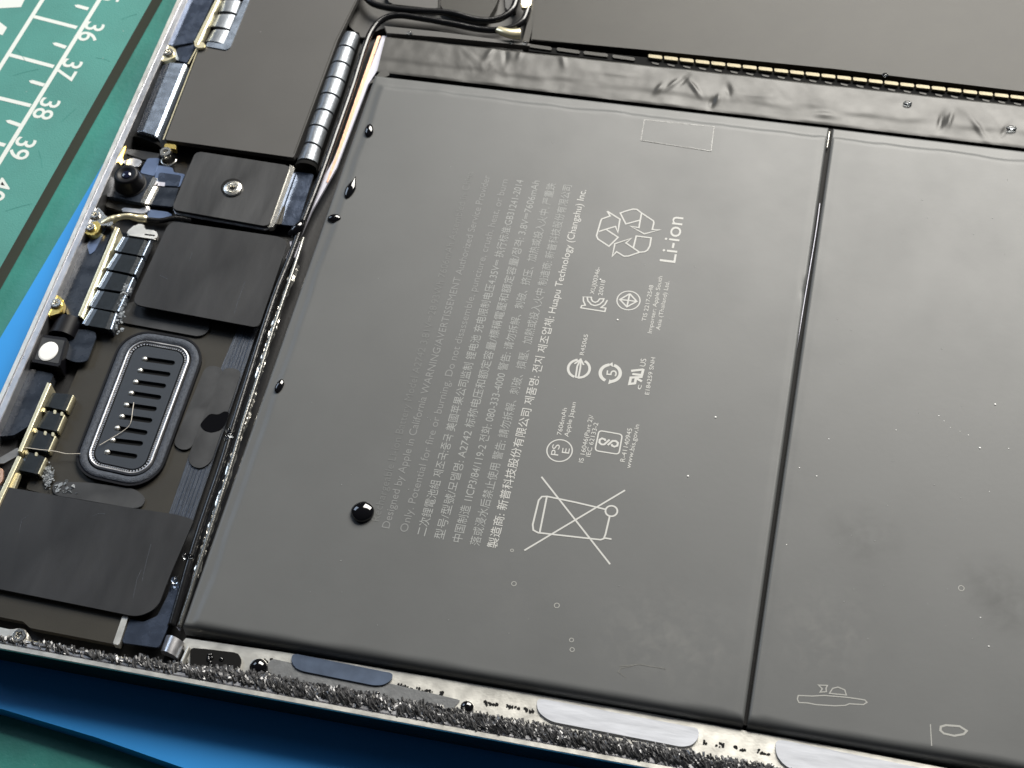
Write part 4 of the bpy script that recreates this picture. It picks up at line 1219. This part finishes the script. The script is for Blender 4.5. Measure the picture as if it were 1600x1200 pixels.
# ------------------------------------------------------------------ cables beside the battery
ca = thing('coaxial_cable', 'thick glossy black cable curving over the battery corner and down its left side', 'cable', 470, 350, FL)
tube('jacket', pxpath([(826, 10, 8.8), (816, 34, 8.8), (790, 46, 8.6), (752, 46, 8.4), (710, 38, 8.4), (660, 29, 8.4), (622, 24, 8.4), (597, 31, 8.4), (580, 50, 8.4), (568, 80, 8.4), (551, 135, 8.2), (523, 215, 8.2), (496, 290, 8.1), (474, 345, 8.0), (455, 398, 7.8), (432, 455, 7.8), (410, 520, 7.8), (388, 590, 7.8), (366, 660, 7.9), (345, 730, 7.9), (318, 810, 7.9), (296, 880, 7.9), (282, 930, 7.7), (268, 978, 7.4)], 10), 0.62, MT['cable'], ca, sides=14, wob=0.05)
plug = tube('plug', pxpath([(778, 46, 8.9), (788, 50, 9.1), (800, 53, 9.1), (813, 53, 9.0)]), lambda t: 0.75 + 0.55 * t, MT['cream'], ca, sides=14, flat=0.7)
cb = thing('coaxial_cable', 'black cable looping above the thick cable to the top plug', 'cable', 700, 15, FL)
tube('jacket', pxpath([(560, -30, 8.8), (572, -4, 8.8), (592, 9, 8.8), (640, 16, 8.8), (700, 20, 8.9), (745, 31, 8.9), (778, 30, 8.9), (800, 16, 9.0), (808, -6, 9.0), (814, -40, 9.0)], 10), 0.66, MT['cable'], cb, sides=14, wob=0.04)
slab('plug', [(816, -8), (832, -8), (829, 10), (822, 13), (814, 9)], 9.4, 1.0, MT['cream'], cb, r=0.3, bevel=0.2)
cc = thing('coaxial_cable', 'thin dark cable with a grey sheen hugging the battery left edge', 'cable', 400, 560, FL)
tube('jacket', pxpath([(474, 372, 7.4), (467, 395, 8.0), (447, 455, 8.1), (425, 520, 8.1), (403, 590, 8.1), (380, 660, 8.2), (358, 735, 8.2), (331, 820, 8.2), (310, 885, 8.1), (296, 930, 7.9), (280, 980, 7.6)], 10), 0.36, MT['cable_grey'], cc, sides=10, wob=0.12)
for a, b_, lb_ in [(356, 672, 'upper clear bead in the cluster on the thick cable beside the speaker'), (360, 680, 'right clear bead in the cluster on the thick cable beside the speaker'),
                   (353, 684, 'lower clear bead in the cluster on the thick cable beside the speaker'), (289, 868, 'left of two clear beads on the cable beside the large film'),
                   (297, 870, 'right of two clear beads on the cable beside the large film'), (272, 906, 'clear bead at the cable above the foil clip'),
                   (640, 53, 'clear bead on the wrap tape under the bend of the thick cable'), (800, 66, 'clear bead just below the cream cable plug'),
                   (820, 68, 'clear bead at the start of the edge connector strip')]:
    c = P(a, b_, 8.5); bm = bmesh.new()
    lathe_bm(bm, c, [(0.5, -0.5), (0.55, 0.0), (0.36, 0.36), (0.03, 0.48)], 12)
    d = new_obj('solvent_drop', bm, MT['drop'], None, smooth=True)
    tag(d, lb_, 'droplet', 'solvent drops on the tablet')
# crinkled foil and liner strips at the battery's left edge
fl_ = thing('edge_foil', 'crinkled silver foil edge between cable and battery', 'foil', 420, 560, FL)
bm = bmesh.new()
path = pxpath([(462, 412, 8.2), (440, 470, 8.2), (418, 535, 8.2), (398, 600, 8.2), (385, 645, 8.2), (370, 690, 8.2), (345, 770, 8.2), (320, 845, 8.2), (304, 900, 8.1)], 14)
rows = []
for i, p in enumerate(path):
    tt = (path[min(i + 1, len(path) - 1)] - path[max(i - 1, 0)]).normalized(); n = Vector((tt.y, -tt.x, 0))
    if n.x < 0: n = -n
    wd = 0.55 + 0.35 * noise.noise(Vector((i * 0.11, 2, 3)))
    row = []
    for k in range(6):
        u = k / 5 - 0.5
        pp = p + n * (u * 2 * wd)
        row.append(bm.verts.new((pp.x + 0.12 * rnd.uniform(-1, 1), pp.y, p.z - 0.5 * (2 * u) ** 2 * 1.0 + 0.22 * noise.noise(Vector((i * 0.5, k * 0.9, 1))) - (0.8 if k in (0,) else 0))))
    rows.append(row)
for a, b_ in zip(rows[:-1], rows[1:]):
    for k in range(5): bm.faces.new((a[k], a[k + 1], b_[k + 1], b_[k]))
new_obj('crinkled_foil', bm, MT['crinkle'], fl_)
ln = thing('edge_liner', 'pale lavender liner with a copper line along the battery top left edge', 'liner', 540, 190, FL)
slab('liner', [(597, 56), (612, 56), (592, 106), (575, 132), (526, 262), (487, 330), (452, 408), (446, 404), (480, 322), (520, 252), (566, 140)], 7.6, 0.5, MT['lavender'], ln, r=0.1, bevel=0.08)
slab('liner', [(303, 893), (308, 896), (287, 965), (280, 985), (276, 980), (290, 940)], 7.4, 0.5, MT['lavender'], ln, r=0.1, bevel=0.08)
slab('copper_line', [(590, 56), (595, 56), (567, 138), (532, 235), (512, 285), (510, 284), (528, 233), (561, 138)], 7.75, 0.3, MT['copper'], ln, r=0.1, bevel=0.08)
lc = thing('liner_scrap', 'small white scrap and black bead beside the cable near the square film', 'scrap', 462, 380, FL)
slab('scrap', [(452, 376), (472, 377), (468, 398), (460, 404), (456, 396)], 7.6, 0.3, MT['lavender'], lc, r=0.5, bevel=0.06)
tube('bead', pxpath([(452, 368, 7.8), (460, 362, 8.3), (468, 354, 8.4), (474, 346, 8.0)]), lambda t: 0.55 + 0.35 * math.sin(PI * t), MT['drop_black'], lc)


# ------------------------------------------------------------------ droplets
def droplet(px, py, z, rx, ry, h, rot, label, m, taper=0.0):
    c = P(px, py, z)
    bm = bmesh.new()
    n, kz = 28, 8
    rings = []
    for j in range(kz):
        ph = (PI / 2) * j / kz
        rr = math.cos(ph) * (1 + 0.16 * math.sin(2 * ph)); zz_ = math.sin(ph) * h
        ring = []
        for i in range(n):
            a = 2 * PI * i / n
            x_, y_ = rx * rr * math.cos(a), ry * rr * math.sin(a)
            if taper: x_ *= 1 - taper * max(0, y_ / ry) * 0.9
            wv = 1 + 0.07 * noise.noise(Vector((math.cos(a) * 1.3 + px, math.sin(a) * 1.3, 0)))
            x_, y_ = (x_ * math.cos(rot) - y_ * math.sin(rot)) * wv, (x_ * math.sin(rot) + y_ * math.cos(rot)) * wv
            ring.append(bm.verts.new((c.x + x_, c.y + y_, z + 0.01 + zz_)))
        rings.append(ring)
    top = bm.verts.new((c.x, c.y, z + h + 0.01))
    for a, b_ in zip(rings[:-1], rings[1:]):
        for i in range(n): bm.faces.new((a[i - 1], a[i], b_[i], b_[i - 1]))
    for i in range(n): bm.faces.new((rings[-1][i - 1], rings[-1][i], top))
    bm.faces.new(rings[0][::-1])
    o = new_obj('solvent_drop', bm, m, None, smooth=True)
    return tag(o, label, 'droplet', 'solvent drops on the tablet')


droplet(567, 801, BT, 1.75, 1.7, 1.15, 0.2, 'largest round black drop at the lower end of the printed lettering', MT['drop_black'])
droplet(577, 205, BT - 0.1, 0.8, 1.5, 0.75, 0.15, 'topmost oval drop near the battery upper left corner', MT['drop_black'])
droplet(549, 294, BT - 0.1, 0.85, 2.5, 0.7, -0.1, 'long teardrop-shaped drop on the battery left margin', MT['drop_black'], taper=0.9)
droplet(523, 342, BT - 0.3, 1.15, 0.85, 0.7, 0.1, 'small dark drop running over the battery edge below the teardrop', MT['drop_black'])
droplet(437, 604, BT - 0.1, 0.65, 1.35, 0.6, -0.1, 'narrow bluish drop halfway down the battery left margin', MT['drop_black'])
droplet(405, 1045, 7.5, 1.35, 1.35, 1.5, 0, 'round black bead on the metal ledge right of the dark pad', MT['drop_black'])
droplet(416, 1052, 7.6, 0.4, 0.4, 0.4, 0, 'tiny bead touching the round black bead on the ledge', MT['drop_black'])
droplet(730, 1106, 7.5, 0.95, 0.95, 0.8, 0, 'black bead on the ledge below the middle of the battery', MT['drop_black'])
droplet(590, 1084, 7.7, 0.35, 0.35, 0.4, 0, 'tiny bead under the blue pull tab', MT['drop_black'])
droplet(648, 1097, 7.7, 0.3, 0.3, 0.35, 0, 'tiny bead at the adhesive edge right of the blue pull tab', MT['drop_black'])
droplet(1418, 162, 8.6, 0.75, 0.5, 0.4, 0.1, 'clear drop on the wrap tape right of the cell seam', MT['drop'])
droplet(1383, 118, 8.7, 0.55, 0.5, 0.4, 0, 'clear drop at the panel edge above the connector teeth', MT['drop'])
droplet(1580, 201, 8.6, 0.9, 0.5, 0.5, 0.1, 'clear drop on the wrap tape near the right border', MT['drop'])
bpy.data.objects.remove(_fo); bpy.data.curves.remove(_fc)
